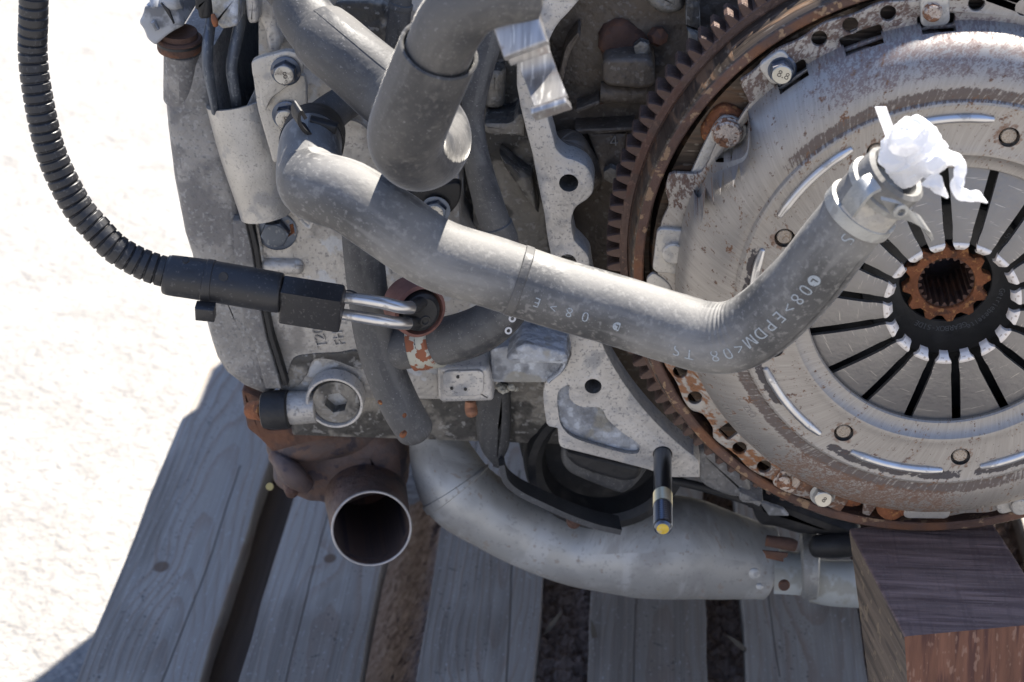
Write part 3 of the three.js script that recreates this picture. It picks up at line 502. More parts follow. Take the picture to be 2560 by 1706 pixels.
{
  const t = thing('cylinder_head', 'pale cast aluminium cylinder head face with raised letters, left of the hoses', 'cylinder head');
  const face = [[-324.3,176],[-162.4,178.7],[-161,108.2],[-222.8,104.9],[-223.6,42.3],[-222.4,-11.6],[-203.1,-41.3],[-203.3,-100.1],[-209.4,-109.7],[-236.9,-110.7],[-284.9,-111.6],[-315.6,-111.4],[-316.9,-97.3],[-321.2,-74.4],[-323.1,-49.7],[-325.3,-11.6],[-326.2,39.6],[-316.4,59],[-313.6,104.8],[-329.3,104.5]];  // top edge raised and widened out of view to shade upper hose and connector
  part(t, 'end_face', plate(face, -88, 500, { b: 1.2 }), M.castAlu);
  part(t, 'cast_boss', sweep([[-318.4,-37.3,-88,4.2],[-302.5,-37,-88,4.2]], { a: 'round', b: 'round', radial: 32 }), M.castAlu);
  part(t, 'edge_rib', sweep([...[[-321.7,-5.5,-88,2],[-321,-18.6,-88,2],[-319.9,-36.9,-88,2.1],[-319.4,-47.9,-88,1.9]]], { radial: 16, squash: 0.6 }), M.castAlu);
  part(t, 'rough_casting', plate([[-278.3,102.8],[-250.9,103.4],[-251.5,82.9],[-259.5,76.7],[-273.3,86]], -78, 20, { b: 2, bs: 3, r: 5 }), M.greasyAlu);
  const p1 = [-293.7,-76.5,-88], p2 = [-284.1,-76.6,-88], p3 = [-296.8,-61,-88];
  part(t, 'cast_letters', [text('T20', 5.4, 1.0, p1, { rot: 1.75 }), text('FH', 5.4, 1.0, p2, { rot: 1.75 }), text('D', 5.4, 1.0, [-295.8,-68.3,-88], { rot: 1.75 })], M.castAlu);
  part(t, 'casting_rib', [sweep([[-251.8,80.6,-90,2.8],[-248.7,61.1,-90,2.9],[-247.3,31.8,-90,2.6]], { radial: 12, squash: 0.7 }), sweep([[-300.4,-12.2,-88,1.1],[-296.1,-15.8,-88,1.1],[-293.6,-10.8,-88,1]], { radial: 12, squash: 0.6 })], M.castAlu);
  part(t, 'lower_ledge', plate([[-254.6,-86.8],[-233.1,-83.8],[-233.5,-103.6],[-252.8,-103.9],[-256.3,-93.4]], -78, 24, { b: 2 }), M.castAlu);
  part(t, 'grease_patch', plate([[-307.6,-89],[-297.7,-86],[-284.5,-84.7],[-274.4,-83.4],[-272.5,-93.9],[-287.8,-89.2],[-297.1,-89.5],[-301.4,-98.5],[-307.3,-105.9],[-311.2,-106.1]], -87.4, 2, { b: 0.5, spline: true }), M.greasyAlu);
  const hb = hexBolt(t, [-312.2,-17.9,-88], 7.2, 6, { mark: null, head: M.boltDark, face: M.blueBar, roll: 0.1, fr: 0.82, washer: 1.4 });
  hb.userData.label = 'blue grey hexagon bolt with an orange rust streak';
  part(t, 'rust_streak', plate([[-305.4,-13.9],[-303.5,-13.4],[-303,-18.3],[-306.9,-21.1],[-307.3,-20.5],[-304.9,-18]], -86.5, 1.6, { b: 0.3 }), M.rust);
}
{
  const t = thing('valve_cover', 'dull grey cast valve cover curving down the left side of the engine', 'valve cover');
  const L = [...[[-360,74.3],[-358.8,54.9],[-362.3,46.8],[-362.4,34.3],[-361.4,6.5],[-358.5,-22.8]], ...[[-356,-33.9],[-353.2,-61.8],[-349.7,-82.6],[-347.7,-91.8],[-343.6,-100.1],[-334.7,-108],[-325.5,-112.2],[-320.9,-112.9]]], R = [...[[-313.3,-104.4],[-315.4,-93.7],[-319.4,-75.4],[-321.2,-60.8],[-323.7,-27],[-326,-12.2]], ...[[-328.6,7.5],[-332.9,31.2],[-335.8,51.3],[-337,74.8]]];
  part(t, 'cover', plate([...L, ...R], -86, 600, { b: 9, bs: 6, crease: 0.9 }), M.coverAlu);
  const g1 = [...[[-325.1,-10.3],[-322.9,-25],[-320.4,-58.6],[-318.6,-73.2],[-314.6,-91.4],[-312.5,-102]]], g2 = g1.map(([x, y]) => [x + 2.2, y + 0.4]).reverse();
  part(t, 'flange_strip', plate([...[[-332,-9.8],[-332.5,-33.8],[-330.4,-60],[-327.3,-72],[-321.5,-103.7],[-313.3,-103.4],[-315.3,-92.6],[-319.2,-74.3],[-321,-59.7],[-323.5,-26],[-325.8,-9.6]]], -81, 60, { b: 1.2 }), M.coverAlu);
  part(t, 'gasket', plate([...g1, ...g2], -82, 50, { b: 0.3 }), M.black, 'thin black gasket line');
  part(t, 'filler_neck', sweep([[-351.6,73,-90,8.7],[-354.3,46.8,-96,9.6]], { radial: 36 }), M.coverAlu);
}
{
  const t = thing('breather_pipe', 'black capped metal stub pipe lying left of the drain plug', 'pipe stub');
  part(t, 'pipe', sweep([[-315.3,-115.3,-82,8.7],[-296.5,-113.7,-82,8.1]], { radial: 36 }), M.castAlu);
  part(t, 'cap', sweep([[-322.9,-115.5,-80,9.3],[-317.3,-115,-80,10],[-310.2,-114.2,-80,9.9]], { radial: 36, n: 14 }), M.black);
  part(t, 'rust_plug', sweep([[-330.4,-119.3,-86,4.7],[-323,-116.7,-82,5.5]], { radial: 20, a: 'round' }), M.rust);
}
{
  const t = thing('drain_plug', 'round threaded plug with a hexagon socket in the lower left of the engine', 'plug');
  const p = [-285.9,-107.5,-86];
  part(t, 'collar', turned([[13.4, 0], [14.6, 1], [14.8, 9], [14.3, 10.2], [13.2, 10.2], [12.8, 8], [12.8, 0]], p, undefined, { seg: 56 }), M.flange);
  const body = new THREE.Shape(); body.absarc(0, 0, 12.1, 0, Math.PI * 2); const hx = new THREE.Path(); for (let i = 6; i >= 0; i--) { const a = i * Math.PI / 3 + 0.25; i < 6 ? hx.lineTo(5.8 * Math.cos(a), 5.8 * Math.sin(a)) : hx.moveTo(5.8 * Math.cos(a), 5.8 * Math.sin(a)); } body.holes.push(hx);
  part(t, 'plug', fin(sc(new THREE.ExtrudeGeometry(body, { depth: 8, bevelEnabled: true, bevelThickness: 0.8, bevelSize: 0.8, bevelOffset: -0.8, bevelSegments: 2, curveSegments: 40 }).translate(p[0] + 0.6, p[1] - 0.6, p[2])), 0.5), M.greasyAlu);
  part(t, 'socket_floor', turned([[0, 0], [7, 0], [7, -1]], [p[0], p[1] - 0.8, p[2] + 2]), M.castAlu);
}
// the square cast lug with its copper coloured stub, and the oxidised bracket beside it
{
  const t = thing('mounting_lug', 'square pale cast lug below the hose with the rusty clamp', 'cast lug');
  part(t, 'lug', plate([[-231.7,-76.1],[-230.5,-74.6],[-206.8,-73.7],[-205,-82.6],[-204.5,-92.1],[-205.7,-93.2],[-229.7,-94.8],[-231.7,-92.5]], -58, 34, { b: 2.4, bs: 3, r: 3 }), M.flange);
  part(t, 'raised_pad', plate([[-229.2,-76],[-208.7,-74.7],[-209.3,-89.2],[-228.9,-90.5]], -56.6, 4, { b: 0.8, r: 4 }), M.flange);
  part(t, 'pit', [[-221.5,-78.5,-56],[-224.6,-85,-56],[-217.9,-85.3,-56]].map((q) => turned([[0, 0.3], [0.8, 0.2], [0.8, -0.4]], q, undefined, { seg: 10 })), M.black);
  const s = thing('copper_stub', 'short copper brown stub under the square cast lug', 'stub');
  part(s, 'stub', sweep([[-217,-101,-72,2.5],[-216.8,-104.9,-72,3.1],[-216.2,-107,-70,3.1]], { radial: 22, b: 'round' }), M.copper);
}
{
  const t = thing('engine_mount_bracket', 'blotchy blue white oxidised cast bracket under the long coolant hose', 'bracket');
  part(t, 'arm', plate([[-206.2,-66.3],[-203.1,-65],[-195.7,-63.3],[-182.7,-62.8],[-173.5,-63],[-167.9,-64.9],[-167.2,-67.5],[-169.4,-74],[-173.3,-78.4],[-176.5,-81.7],[-179.3,-84.2],[-206,-85]], -62, 40, { b: 2, r: 3 }), M.oxidAlu);
  part(t, 'upper_ledge', plate([[-197.9,-64.5],[-192.3,-57.5],[-187.7,-55.7],[-168.7,-60.3],[-167.9,-65],[-169.5,-66.7],[-183,-66.6],[-196.1,-67.2]], -50, 30, { b: 2.5, bs: 3, r: 6 }), M.oxidAlu);
  part(t, 'rib', sweep([[-169.2,-66.5,-60,1.8],[-170.5,-73.4,-60,1.7],[-177.8,-81.7,-60,1.6]], { radial: 14, squash: 0.6 }), M.oxidAlu);
  const u = thing('sealant_crumbs', 'crumbly pale lumps of sealant under the oxidised bracket', 'sealant');
  part(u, 'crumb', [[-202.3,-91.6,-70,2.1],[-199.6,-93.8,-72,1.9],[-196.7,-91.4,-70,1.7],[-194.2,-93.7,-72,1.1],[-200.8,-92.6,-68,1.4]].map(([x, y, z, r]) => lump(r, [x, y, z], 0.35)), M.sealant);
}

// ================================================================ upper left: connector, straps, bracket
{
  const t = thing('wiring_plug', 'grey plastic cable plug with a clip slot at the top left corner of the engine', 'plug');
  part(t, 'housing', plate([[-368.1,90.3],[-365.7,94.3],[-364.4,98.8],[-350.6,99.1],[-348.1,92.5],[-346.9,89.4],[-354.6,85.2],[-361.1,79.5],[-362.6,80.3],[-364.7,82.4],[-366,87.1]], -78, 34, { b: 1.6, bs: 3, r: 4 }), M.greyPlastic);
  part(t, 'clip', plate([[-361.7,91.3],[-360.2,92.2],[-358.3,88],[-360,87.1]], -75.5, 4, { b: 0.6, holes: [{ pts: [[-361.1,90.9],[-360.2,91.5],[-359,88.5],[-359.9,88]], cr: 0.3 }] }), M.greyPlastic);
  part(t, 'spout', sweep([[-360.3,102.4,-84,2.6],[-359.9,96.8,-80,2.9]], { radial: 24, b: { wall: 1.5, depth: 8 } }), M.greyPlastic);
  part(t, 'seam', plate([[-356.9,100.2],[-356.2,100.5],[-353,97.7],[-351.1,90.8],[-351.7,90.6],[-353.6,97.1]], -76.6, 3, { b: 0.4 }), M.black);
  part(t, 'upper_collar', sweep([[-358.1,98.7,-82,2.1],[-353.3,100.3,-80,4.2],[-347.9,101.5,-80,4.2]], { radial: 24, squash: 0.8 }), M.greyPlastic);
}
{
  const t = thing('rusty_collar', 'rusty steel collar under the grey cable plug', 'collar');
  const p = [-352.6,73.7,-90];
  part(t, 'ring', turned([[0, 0], [10.2, 0], [10.6, 1], [10.6, 5.5], [9.8, 6.3], [8.6, 6.5], [8.4, 9], [0, 9]], p, [0.05, 1, 0.1], { seg: 48 }), M.exhaustRust);
  part(t, 'dark_band', turned([[0, 3.2], [9, 3.2], [10.8, 3.6], [10.8, 4.8], [9, 5], [0, 5]], p, [0.05, 1, 0.1], { seg: 48 }), M.black);
}
{
  const mk = (label, pts, more) => { const t = thing('steel_bar', label, 'bar'); part(t, 'bar', sweep(pts, { radial: 20, n: 50, ...more }), M.blueBar); };
  mk('dark bent steel bar entering the folded bracket, left one of the two', [[-335,96.4,-84,3.2],[-335,90.4,-80,3.3],[-335.8,81.6,-74,3.7],[-336.1,73.1,-72,3.6],[-335.5,64.5,-72,3.2],[-335.1,55.4,-74,2.8],[-335.5,48,-78,2.7]], { squash: 0.7 });
  mk('light blue grey bent steel bar entering the folded bracket, right one of the two', [[-321.5,97.4,-86,2.5],[-322.3,89.3,-84,2.7],[-324.6,78.9,-80,2.8],[-326.4,69.9,-78,2.7],[-326.1,61.6,-78,2.6],[-325.9,54,-80,2.5],[-326.5,45.8,-84,2.4]], {});
}
{
  const lug = (label, pts, z, m, extra) => { const t = thing('casting_lug', label, 'cast lug'); part(t, 'lug', plate(pts, z, 40, { b: 2, bs: 3, r: 3 }), m); if (extra) extra(t); };
  lug('dark rectangular lug hanging at the top above the left steel bar', [[-339.1,106.9],[-331.7,107.1],[-332.5,95.8],[-338.1,95.3],[-338.6,99.8],[-339.7,100.4]], -70, M.black);
  lug('blotchy pale cast lug with a rusty edge hanging between the two steel bars', [[-330.7,109.2],[-317.8,109.5],[-319.1,94.9],[-322.8,93.8],[-326.7,93.1],[-328.3,95.3],[-330.2,95.6],[-330.4,99.9]], -64, M.oxidAlu, (t) => part(t, 'rust_edge', sweep([[-330,99.9,-64,1],[-329.1,98.1,-62,1.5],[-328.7,96,-62,1.2]], { radial: 12, a: 'round', b: 'round' }), M.rust));
  lug('slim cast lug at the top just left of the big dark hose', [[-315.6,108.8],[-310.1,109],[-309.5,101.5],[-310.2,95.7],[-314.3,95.2],[-315.3,97.7]], -66, M.castAlu);
  lug('tall cast column at the top beside the big dark hose', [[-311,106.2],[-303,106.4],[-303.8,93.3],[-301.8,83.9],[-303.9,77.9],[-308.1,78.5],[-309.2,89.5],[-311.7,95]], -74, M.castAlu);
}
{
  const t = thing('folded_bracket', 'pale folded steel bracket with two bolts marked 8, left of the hoses', 'bracket');
  const ax = [[-326.1,50,-88,15.7],[-320.9,23.6,-86,15.4],[-315.4,-7,-84,12.9]];
  part(t, 'channel', sweep(ax, { radial: 36, arc: [-1.75, 1.75], thick: 1.8, n: 24, up: [0.1, 0.25, 1] }), M.plateSteel);
  part(t, 'web', plate([[-314.8,74.7],[-310.8,77.1],[-309,59.2],[-302.2,41.2],[-302.8,31.2],[-307.4,25.6],[-313.6,54.6]], -67.5, 4, { b: 0.8, r: 4 }), M.plateSteel);
  part(t, 'lower_plate', plate([[-312.2,59.9],[-306.5,60.8],[-290.7,72.4],[-289.7,66.5],[-290.2,53],[-291.5,45.8],[-303.2,43.4],[-305.2,51.1]], -66, 4, { b: 0.6, r: 3 }), M.plateSteel);
  part(t, 'upper_lobe', plate([[-313.7,79.6],[-309.4,81.7],[-296.7,85.2],[-291.6,83.8],[-289.7,79.9],[-290.3,74.7],[-294,70.2],[-305.7,61.7],[-308.2,55.7],[-310.9,57.8],[-311,67.5],[-313.5,71.9]], -61, 4.5, { b: 1, r: 4 }), M.plateSteel);
  const b1 = hexBolt(t, [-297.8,75.7,-60.5], 5.6, 5.5, { rot: 0.2, roll: 0.5, fr: 0.78 });
  const b2 = hexBolt(t, [-299.3,52.3,-65], 5.6, 5.5, { rot: 0.2, roll: 0.2, fr: 0.78 });
}
// ================================================================ hoses
const tubeThing = (name, label, cat) => thing(name, label, cat);
{
  const t = thing('sleeved_hose', 'thick dusty black hose in a wide sleeve bending in a loop at the top', 'hose');
  const inner = [...[[-294.7,118.4,-58,12.2],[-289.4,113.5,-54,12.3],[-286.1,107.7,-48,12.5],[-278.9,101.9,-40,12.8],[-273.1,99.4,-34,12.6]]];
  part(t, 'upper_hose', sweep(inner, { n: 90, radial: 96 }), M.sleeve);
  const sl = [...[[-276.1,101,-37,14.6],[-270.8,99.8,-30,15],[-262.2,95.3,-24,15]], ...[[-246.6,84.4,-18,15.8],[-234.4,79.7,-8,16],[-226.1,74.1,0,16.2],[-223.6,78.3,28,15.8],[-226,88.2,56,15.4],[-227.2,103.5,76,15.1],[-221.6,121.9,90,14.9],[-211.4,148.2,101,14.8]]];
  part(t, 'sleeve', sweep(sl, { n: 160, radial: 110, b: { wall: 1.4, depth: 9 } }), M.sleeve);
  const out = [[-217.5,130.7,92,12.2],[-211.5,147.9,101,12.4],[-206.2,161,108,12.6],[-199.2,170.5,112,12.7],[-188.5,175.2,112,12.8],[-178,174.6,108,12.9]];
  part(t, 'mould_seam', sweep(sl, { n: 140, radial: 3, arc: [0.3, 0.36], grow: 0.2 }), M.sleeve);
  part(t, 'mouth_grit', [[-222.1,141.5,104,0.9],[-219.4,140.3,106,1.1],[-217.1,139.8,107,0.8],[-214,139.7,108,1],[-210.9,139.4,108,1.2],[-208.2,139.8,108,0.8],[-205.5,139.8,107,1],[-202.8,140.7,106,0.7]].map(([x, y, z, r]) => lump(r * 0.5, [x, y, z], 0.35, 2)), M.sealant);
  part(t, 'outlet_hose', sweep(out, { n: 100, radial: 96, b: { wall: 3, depth: 10 } }), M.sleeve);
  const grit = []; for (let i = 0; i < 26; i++) { const a = 2.2 + i * 0.115, f = [[-211.5,147.9,101,12.8]][0]; grit.push([a, f]); }
  const u = thing('spring_clamp', 'shiny steel spring clamp hanging off the top hose with a folded tab', 'hose clamp');
  const w = [0.93, 0.33, -0.1];
  part(u, 'strap', ribbon([[-180.3,162.6,106],[-178.9,155.2,103],[-177.5,148.2,101],[-175.2,141.6,102],[-172.7,137.7,107],[-170.4,136.1,116],[-169.8,135.9,118]], w, 12.2, 1.3), M.zincSpring);
  part(u, 'tab', block(16.5, 14, 7.5, [-181.2,160.8,116], { rot: [-0.5, 0.12, 0.36], b: 1.1 }), M.zincSpring);
  part(u, 'tab_lip', block(15, 4.5, 5, [-178.7,152.5,112], { rot: [0.35, 0, 0.36], b: 0.9 }), M.zincSpring);
  part(u, 'end_tab', block(13.6, 2.6, 8, [-170.1,132.9,117], { rot: [-0.75, 0, 0.36], b: 0.7 }), M.zincSpring);
}
const longHose = [...[[-281.4,57.6,-34,13],[-280.3,59.5,-20,13.4],[-279,61.4,-4,13.5]], ...[[-277,55.5,8,14.8],[-273.9,55.4,18,15],[-267.2,57,26,15.1],[-257.6,56.9,32,15.2],[-238.7,48.3,40,15.3],[-220.7,36.7,42,15.1],[-195.8,28.4,42,15],[-171.8,20.8,43,14.8],[-146.3,14.5,45,14.8],[-122.6,8.7,48,14.9],[-107.3,6.7,52,14.9],[-96,9.9,56,14.8],[-85.7,19.3,60,14.7],[-70.4,41.4,66,14.2],[-59.7,62.2,71,13.8],[-47.5,84.3,76,13.3],[-40.5,94.3,79,13.2]]];
{
  const t = thing('coolant_hose', 'long dusty coolant hose with white print, crossing in front of the clutch', 'hose');
  const bendT = 14 / 19;
  part(t, 'hose', sweep(longHose, { up: [0, 1, 0], n: 460, radial: 128, b: { wall: 3.4, depth: 12 }, rf: (s, th, tt) => { const k = Math.exp(-Math.pow((tt - 0.735) / 0.045, 2)) * Math.max(0, Math.cos(th - 0.3)); return 1 + 0.016 * k * k * Math.sin(s * 1.75); } }), M.hose);
  part(t, 'mould_seam', sweep(longHose, { up: [0, 1, 0], from: 0.02, to: 0.9, n: 400, radial: 3, arc: [2.45, 2.5], grow: 0.18 }), M.hose);
  part(t, 'joint_ring', sweep(longHose, { up: [0, 1, 0], from: 0.492, to: 0.499, n: 6, radial: 56, grow: 0.5, a: 'flat', b: 'flat', rf: (s, th) => 1 + 0.012 * Math.sin(th * 7) * Math.sin(th * 3 + 1) }), M.sleeve);
  // print along the hose: two stretches of the same rubber stamp
  const print = (str, from, to, arc, flip) => {
    const g = sweep(longHose, { up: [0, 1, 0], from, to, n: 240, radial: 24, arc, grow: 0.22 });
    const uvA = g.attributes.uv; let u0 = 1e9, u1 = -1e9, v0 = 1e9, v1 = -1e9;
    for (let i = 0; i < uvA.count; i++) { u0 = Math.min(u0, uvA.getX(i)); u1 = Math.max(u1, uvA.getX(i)); v0 = Math.min(v0, uvA.getY(i)); v1 = Math.max(v1, uvA.getY(i)); }
    const ch = 96, cw = Math.round(ch * (v1 - v0) / (u1 - u0)), cv = document.createElement('canvas'); cv.width = cw; cv.height = ch;
    const c = cv.getContext('2d'); c.fillStyle = '#000'; c.fillRect(0, 0, cw, ch); c.fillStyle = '#fff'; c.font = '78px sans-serif'; c.textBaseline = 'middle';
    let x = 8; const step = (cw - 16) / str.length;
    for (const q of str) {
      if (q === 'o') { c.beginPath(); c.arc(x + step / 2, ch / 2, 27, 0, 7); c.fill(); c.fillStyle = '#000'; c.fillRect(x + step / 2 - 8, ch / 2 - 16, 7, 28); c.fillRect(x + step / 2 - 8, ch / 2 + 5, 20, 7); c.fillStyle = '#fff'; }
      else { c.textAlign = 'center'; c.fillText(q, x + step / 2, ch / 2 + 3); }
      x += step;
    }
    c.globalCompositeOperation = 'multiply';
    for (let i = 0; i < 900; i++) { c.fillStyle = 'rgba(0,0,0,' + rnd() * 0.5 + ')'; c.fillRect(rnd() * cw, rnd() * ch, 2 + rnd() * 5, 2 + rnd() * 4); }
    const tx = new THREE.CanvasTexture(cv);
    for (let i = 0; i < uvA.count; i++) uvA.setXY(i, 1 - (uvA.getY(i) - v0) / (v1 - v0), (uvA.getX(i) - u0) / (u1 - u0));
    part(t, 'print', g, new THREE.MeshStandardMaterial({ color: new THREE.Color(0.36, 0.39, 0.41), roughness: 0.8, alphaMap: tx, transparent: true }));
  };
  print('o 08>E', 0.506, 0.588, [1.10, 1.56]);
  print('P TS   o08>EPDM<08 TS', 0.64, 0.958, [1.36, 1.80]);
}
{
  const t = thing('hose_clamp', 'pale galvanised band clamp around the open end of the coolant hose', 'hose clamp');
  part(t, 'band', sweep(longHose, { up: [0, 1, 0], from: 0.957, to: 0.967, n: 8, radial: 64, grow: 1.3 }), M.clampSteel);
  part(t, 'lower_band', sweep(longHose, { up: [0, 1, 0], from: 0.922, to: 0.932, n: 8, radial: 64, grow: 1.3 }), M.clampSteel);
  part(t, 'bridge', sweep(longHose, { up: [0, 1, 0], from: 0.930, to: 0.958, n: 10, radial: 20, grow: 0.9, arc: [0.9, 2.5], thick: 1.0 }), M.plateSteel);
  part(t, 'ear', ribbon([...[[-59,84.9,92],[-56.4,91.8,95],[-53.4,96.5,96],[-50,97.5,94]]], [0.35, -0.2, 0.9], 10, 1.4), M.clampSteel);
  part(t, 'tail', ribbon([...[[-46,91.1,102],[-39.3,89,101],[-33.8,84,97],[-29.6,78.4,91],[-27.7,73.6,86]]], [-0.45, 0.75, 0.45], 13, 1.5), M.clampSteel);
  part(t, 'screw_eye', turned([[1.4, 0], [2.8, 0.2], [3, 1.2], [1.6, 1.6], [1.3, 0.2]], [-41.5,91,104], [0.3, -0.2, 0.9], { seg: 20 }), M.clampSteel);
}
{
  const t = thing('plastic_bag', 'crumpled white plastic bag stuffed into the open hose end', 'plastic bag');
  const wad = (x, y, z, r, am, d) => crumple(r * 1.18, [x, y, z], d);
  const q = [[-37,109.6,92,11.6],[-40.6,117.3,98,8.4],[-32.4,106.6,94,8.5],[-42.7,107.9,92,7.4],[-36.9,121.4,96,4.5],[-28.8,111.4,92,5.1],[-38.5,102.5,92,8],[-44.1,107.9,92,7.9],[-39.3,100.4,90,7.4]];
  part(t, 'wad', q.map(([x, y, z, r], i) => wad(x, y, z, r, 0.22, i < 3 ? 5 : 4)), M.bag);
  part(t, 'torn_fin', ribbon([[-51.6,129.8,100],[-49,123.3,97],[-46.5,117.2,94],[-44.4,111,92]], [1, 0.15, 0.3], 4, 0.4), M.bag);
  part(t, 'twisted_tail', sweep([[-28.5,106.1,94,3.4],[-24.1,110.7,100,2.3],[-20.9,109.3,102,2],[-21.5,104.2,103,2.1],[-21.4,100.2,105,2.2],[-18,98.3,106,2],[-14.5,98.7,108,1.8],[-11.3,97.6,110,0.3]], { radial: 14, n: 90, b: 'round', rf: (s, th) => 1 + 0.22 * Math.sin(th * 3 + s * 0.5) + 0.1 * Math.sin(s * 1.3) }), M.bag);
  part(t, 'tuft', sweep([[-31.3,101.7,98,3.4],[-27.9,99,100,2.5],[-24.3,95.2,101,0.6]], { radial: 12, n: 30, b: 'round', rf: (s, th) => 1 + 0.2 * Math.sin(th * 3 + s) }), M.bag);
}
{
  const t = thing('neck_hose', 'short black hose elbow going back behind the looped hose', 'hose');
  part(t, 'elbow', sweep([...[[-261.9,59.4,-80,7.4],[-269.4,58.6,-72,7.9],[-276.2,57.7,-60,8.4],[-280.5,57,-46,9.5],[-281.3,57,-32,11.2]]], { n: 40, radial: 32 }), M.darkHose);
  const u = thing('black_clamp', 'black spring clamp with a raised ear at the left hose joint', 'hose clamp');
  const cl = [...[[-281.5,57.4,-33,13.8],[-280.8,58.5,-25,14.1],[-279.9,60,-14,14.2]]];
  part(u, 'band', sweep(cl, { n: 10, radial: 44 }), M.black);
  part(u, 'ear', ribbon([[-278.4,73.5,2],[-280.9,76.4,4],[-282.3,81.4,6],[-281.4,85.5,6],[-279.7,81.6,4]], [0.5, -0.3, 0.8], 7, 1.6), M.black);
  part(u, 'second_ear', block(12, 4, 6, [-272.8,72.8,-6], { rot: [0, 0, -0.25], b: 1 }), M.black);
  const w = thing('pale_disc', 'pale speckled round flange behind the black clamp', 'flange');
  part(w, 'disc', turned([[0, 0], [12, 0], [13, 1], [13, 6], [0, 6]], [-276.1,32.9,-82], [0.2, 0, 1]), M.castAlu);
}
{
  const t = thing('vertical_hose', 'thin dusty black hose running upright behind the looped hose', 'hose');
  part(t, 'hose', sweep([[-200.9,117,-64,5.1],[-205,92.8,-62,5.2],[-210.4,73.8,-60,5.5],[-213.2,56.8,-58,5.4],[-211.8,39.7,-56,6],[-206.9,19.3,-54,6.9],[-201.5,1.7,-52,7.4],[-199,-7.7,-52,7.4]], { n: 80, radial: 32 }), M.heaterHose);
  part(t, 'end_collar', sweep([[-202.5,5.6,-52,7.9],[-200.4,-1.4,-52,8.2],[-199.4,-5.3,-52,8]], { n: 12, radial: 32 }), M.heaterHose);
  const u = thing('rear_pipe', 'dark upright pipe at the top behind the looped hose', 'pipe');
  part(u, 'pipe', sweep([[-245.3,114.7,-72,4.9],[-246.4,102.6,-70,5.1],[-248.7,83,-70,5.5]], { radial: 28 }), M.darkHose);
  part(u, 'collar', sweep([[-245.8,105.4,-70,5.5],[-246.3,103.3,-70,5.6]], { radial: 28, n: 6 }), M.darkHose);
  const s = thing('small_bracket', 'dark flat bracket with a flanged bolt under the looped hose', 'bracket');
  part(s, 'plate', plate([[-247.3,12.6],[-233.5,18.1],[-219.5,20.5],[-220.4,9.5],[-227.4,1.4],[-236.7,1.9],[-246,7.9]], -66, 6, { b: 0.8, r: 4 }), M.black);
  const hb = hexBolt(s, [-231.5,6.9,-64], 5.6, 4, { mark: null, roll: 0.3, fr: 0.7 });
  part(hb, 'socket', turned([[0, 4.75], [1.9, 4.75], [1.9, 4.2]], [-231.5,6.9,-64], undefined, { seg: 6 }), M.blueBar);
}
{
  const t = thing('heater_hose', 'dark worn hose hanging down past the drain plug, its open end below', 'hose');
  part(t, 'hose', sweep([...[[-264.8,15.1,-52,9.2],[-264.5,-2.7,-50,9.5],[-262.9,-25.6,-48,9.5],[-259.6,-51.2,-44,9.6],[-253.8,-71.6,-42,9.7],[-247,-88,-40,9.6],[-241.4,-99.4,-40,9.3]]], { n: 90, radial: 40, b: 'round' }), M.heaterHose);
  for (const [x, y, z, r] of [[-254.4,-71.1,-14,1.9],[-242.6,-75.3,-10,1.8],[-244.1,-87.9,-14,3.2]]) part(t, 'rust_stain', lump(r * 0.55, [x, y, z - 3], 0.3, 2), M.rust);
}
{
  const t = thing('branch_hose', 'grey black hose elbow with a rusty clamp, below the long coolant hose', 'hose');
  part(t, 'hose', sweep([...[[-254.3,-59.6,-46,10.2],[-243.7,-55.6,-44,10.7],[-228.9,-51.5,-42,11.3],[-214.1,-45.7,-40,11.2],[-203.3,-38.8,-40,10.7],[-195.5,-29.9,-42,10],[-193.1,-21.7,-48,9.3]]], { n: 70, radial: 40 }), M.heaterHose);
  for (const q of [[-194.2,-29.1,-14],[-192.4,-22.8,-14]]) part(t, 'white_mark', turned([[0.9, 0], [1.7, 0], [1.7, 0.5], [0.9, 0.5]], q, [0.35, 0.25, 0.9], { seg: 16 }), M.white);
  const u = thing('rusty_clamp', 'pale painted clamp band flaking with orange rust on the hose elbow', 'hose clamp');
  const ch = [...[[-242.2,-55.5,-44,12.1],[-235.7,-54.1,-44,12.3],[-229.6,-51.5,-42,12.4]]];
  part(u, 'band', sweep(ch, { n: 12, radial: 40 }), M.rustPaint);
}
{
  const t = thing('pipe_joint', 'dark round pipe fitting with a reddish rust rim where the two bent pipes end', 'fitting');
  const p = [-235,-24.9,-22];
  part(t, 'cap', turned([[0, 3], [7, 3], [9, 1.6], [10, -2], [10, -14], [0, -14]], p, [0.5, 0.1, 0.85]), M.black);
  part(t, 'rim', turned([[10, -14], [12.6, -14], [13, -8], [12.6, 0], [11, 0.8], [10, -4]], p, [0.5, 0.1, 0.85]), M.rustRed);
  part(t, 'letter_o', turned([[1.4, 0], [1.8, 0.6], [2.3, 0.6], [2.6, 0]], [-232.1,-25.8,-15], [0.4, 0, 0.9], { seg: 20 }), M.black);
  const mk = (label, pts) => { const o = thing('bent_pipe', label, 'pipe'); part(o, 'pipe', sweep(pts, { n: 50, radial: 24 }), M.brightSteel); part(o, 'dark_end', sweep(pts, { n: 14, radial: 24, from: 0.76, to: 1, grow: 0.25 }), M.black); };
  mk('shiny bent metal pipe between black connector and fitting, upper of the two', [[-269.7,-9.4,-4,2.6],[-261.5,-9.9,-4,2.7],[-250.5,-11.4,-4,2.9],[-241.9,-14.5,-6,2.9],[-237.1,-17.5,-12,3],[-234.4,-20,-22,2.8]]);
  mk('shiny bent metal pipe between black connector and fitting, lower of the two', [[-270.1,-17.5,-4,2.5],[-261.8,-18.8,-4,2.7],[-250.8,-20.4,-4,2.8],[-243.1,-23.7,-8,2.9],[-239,-26.8,-14,2.9],[-235,-30.3,-22,2.7]]);
}
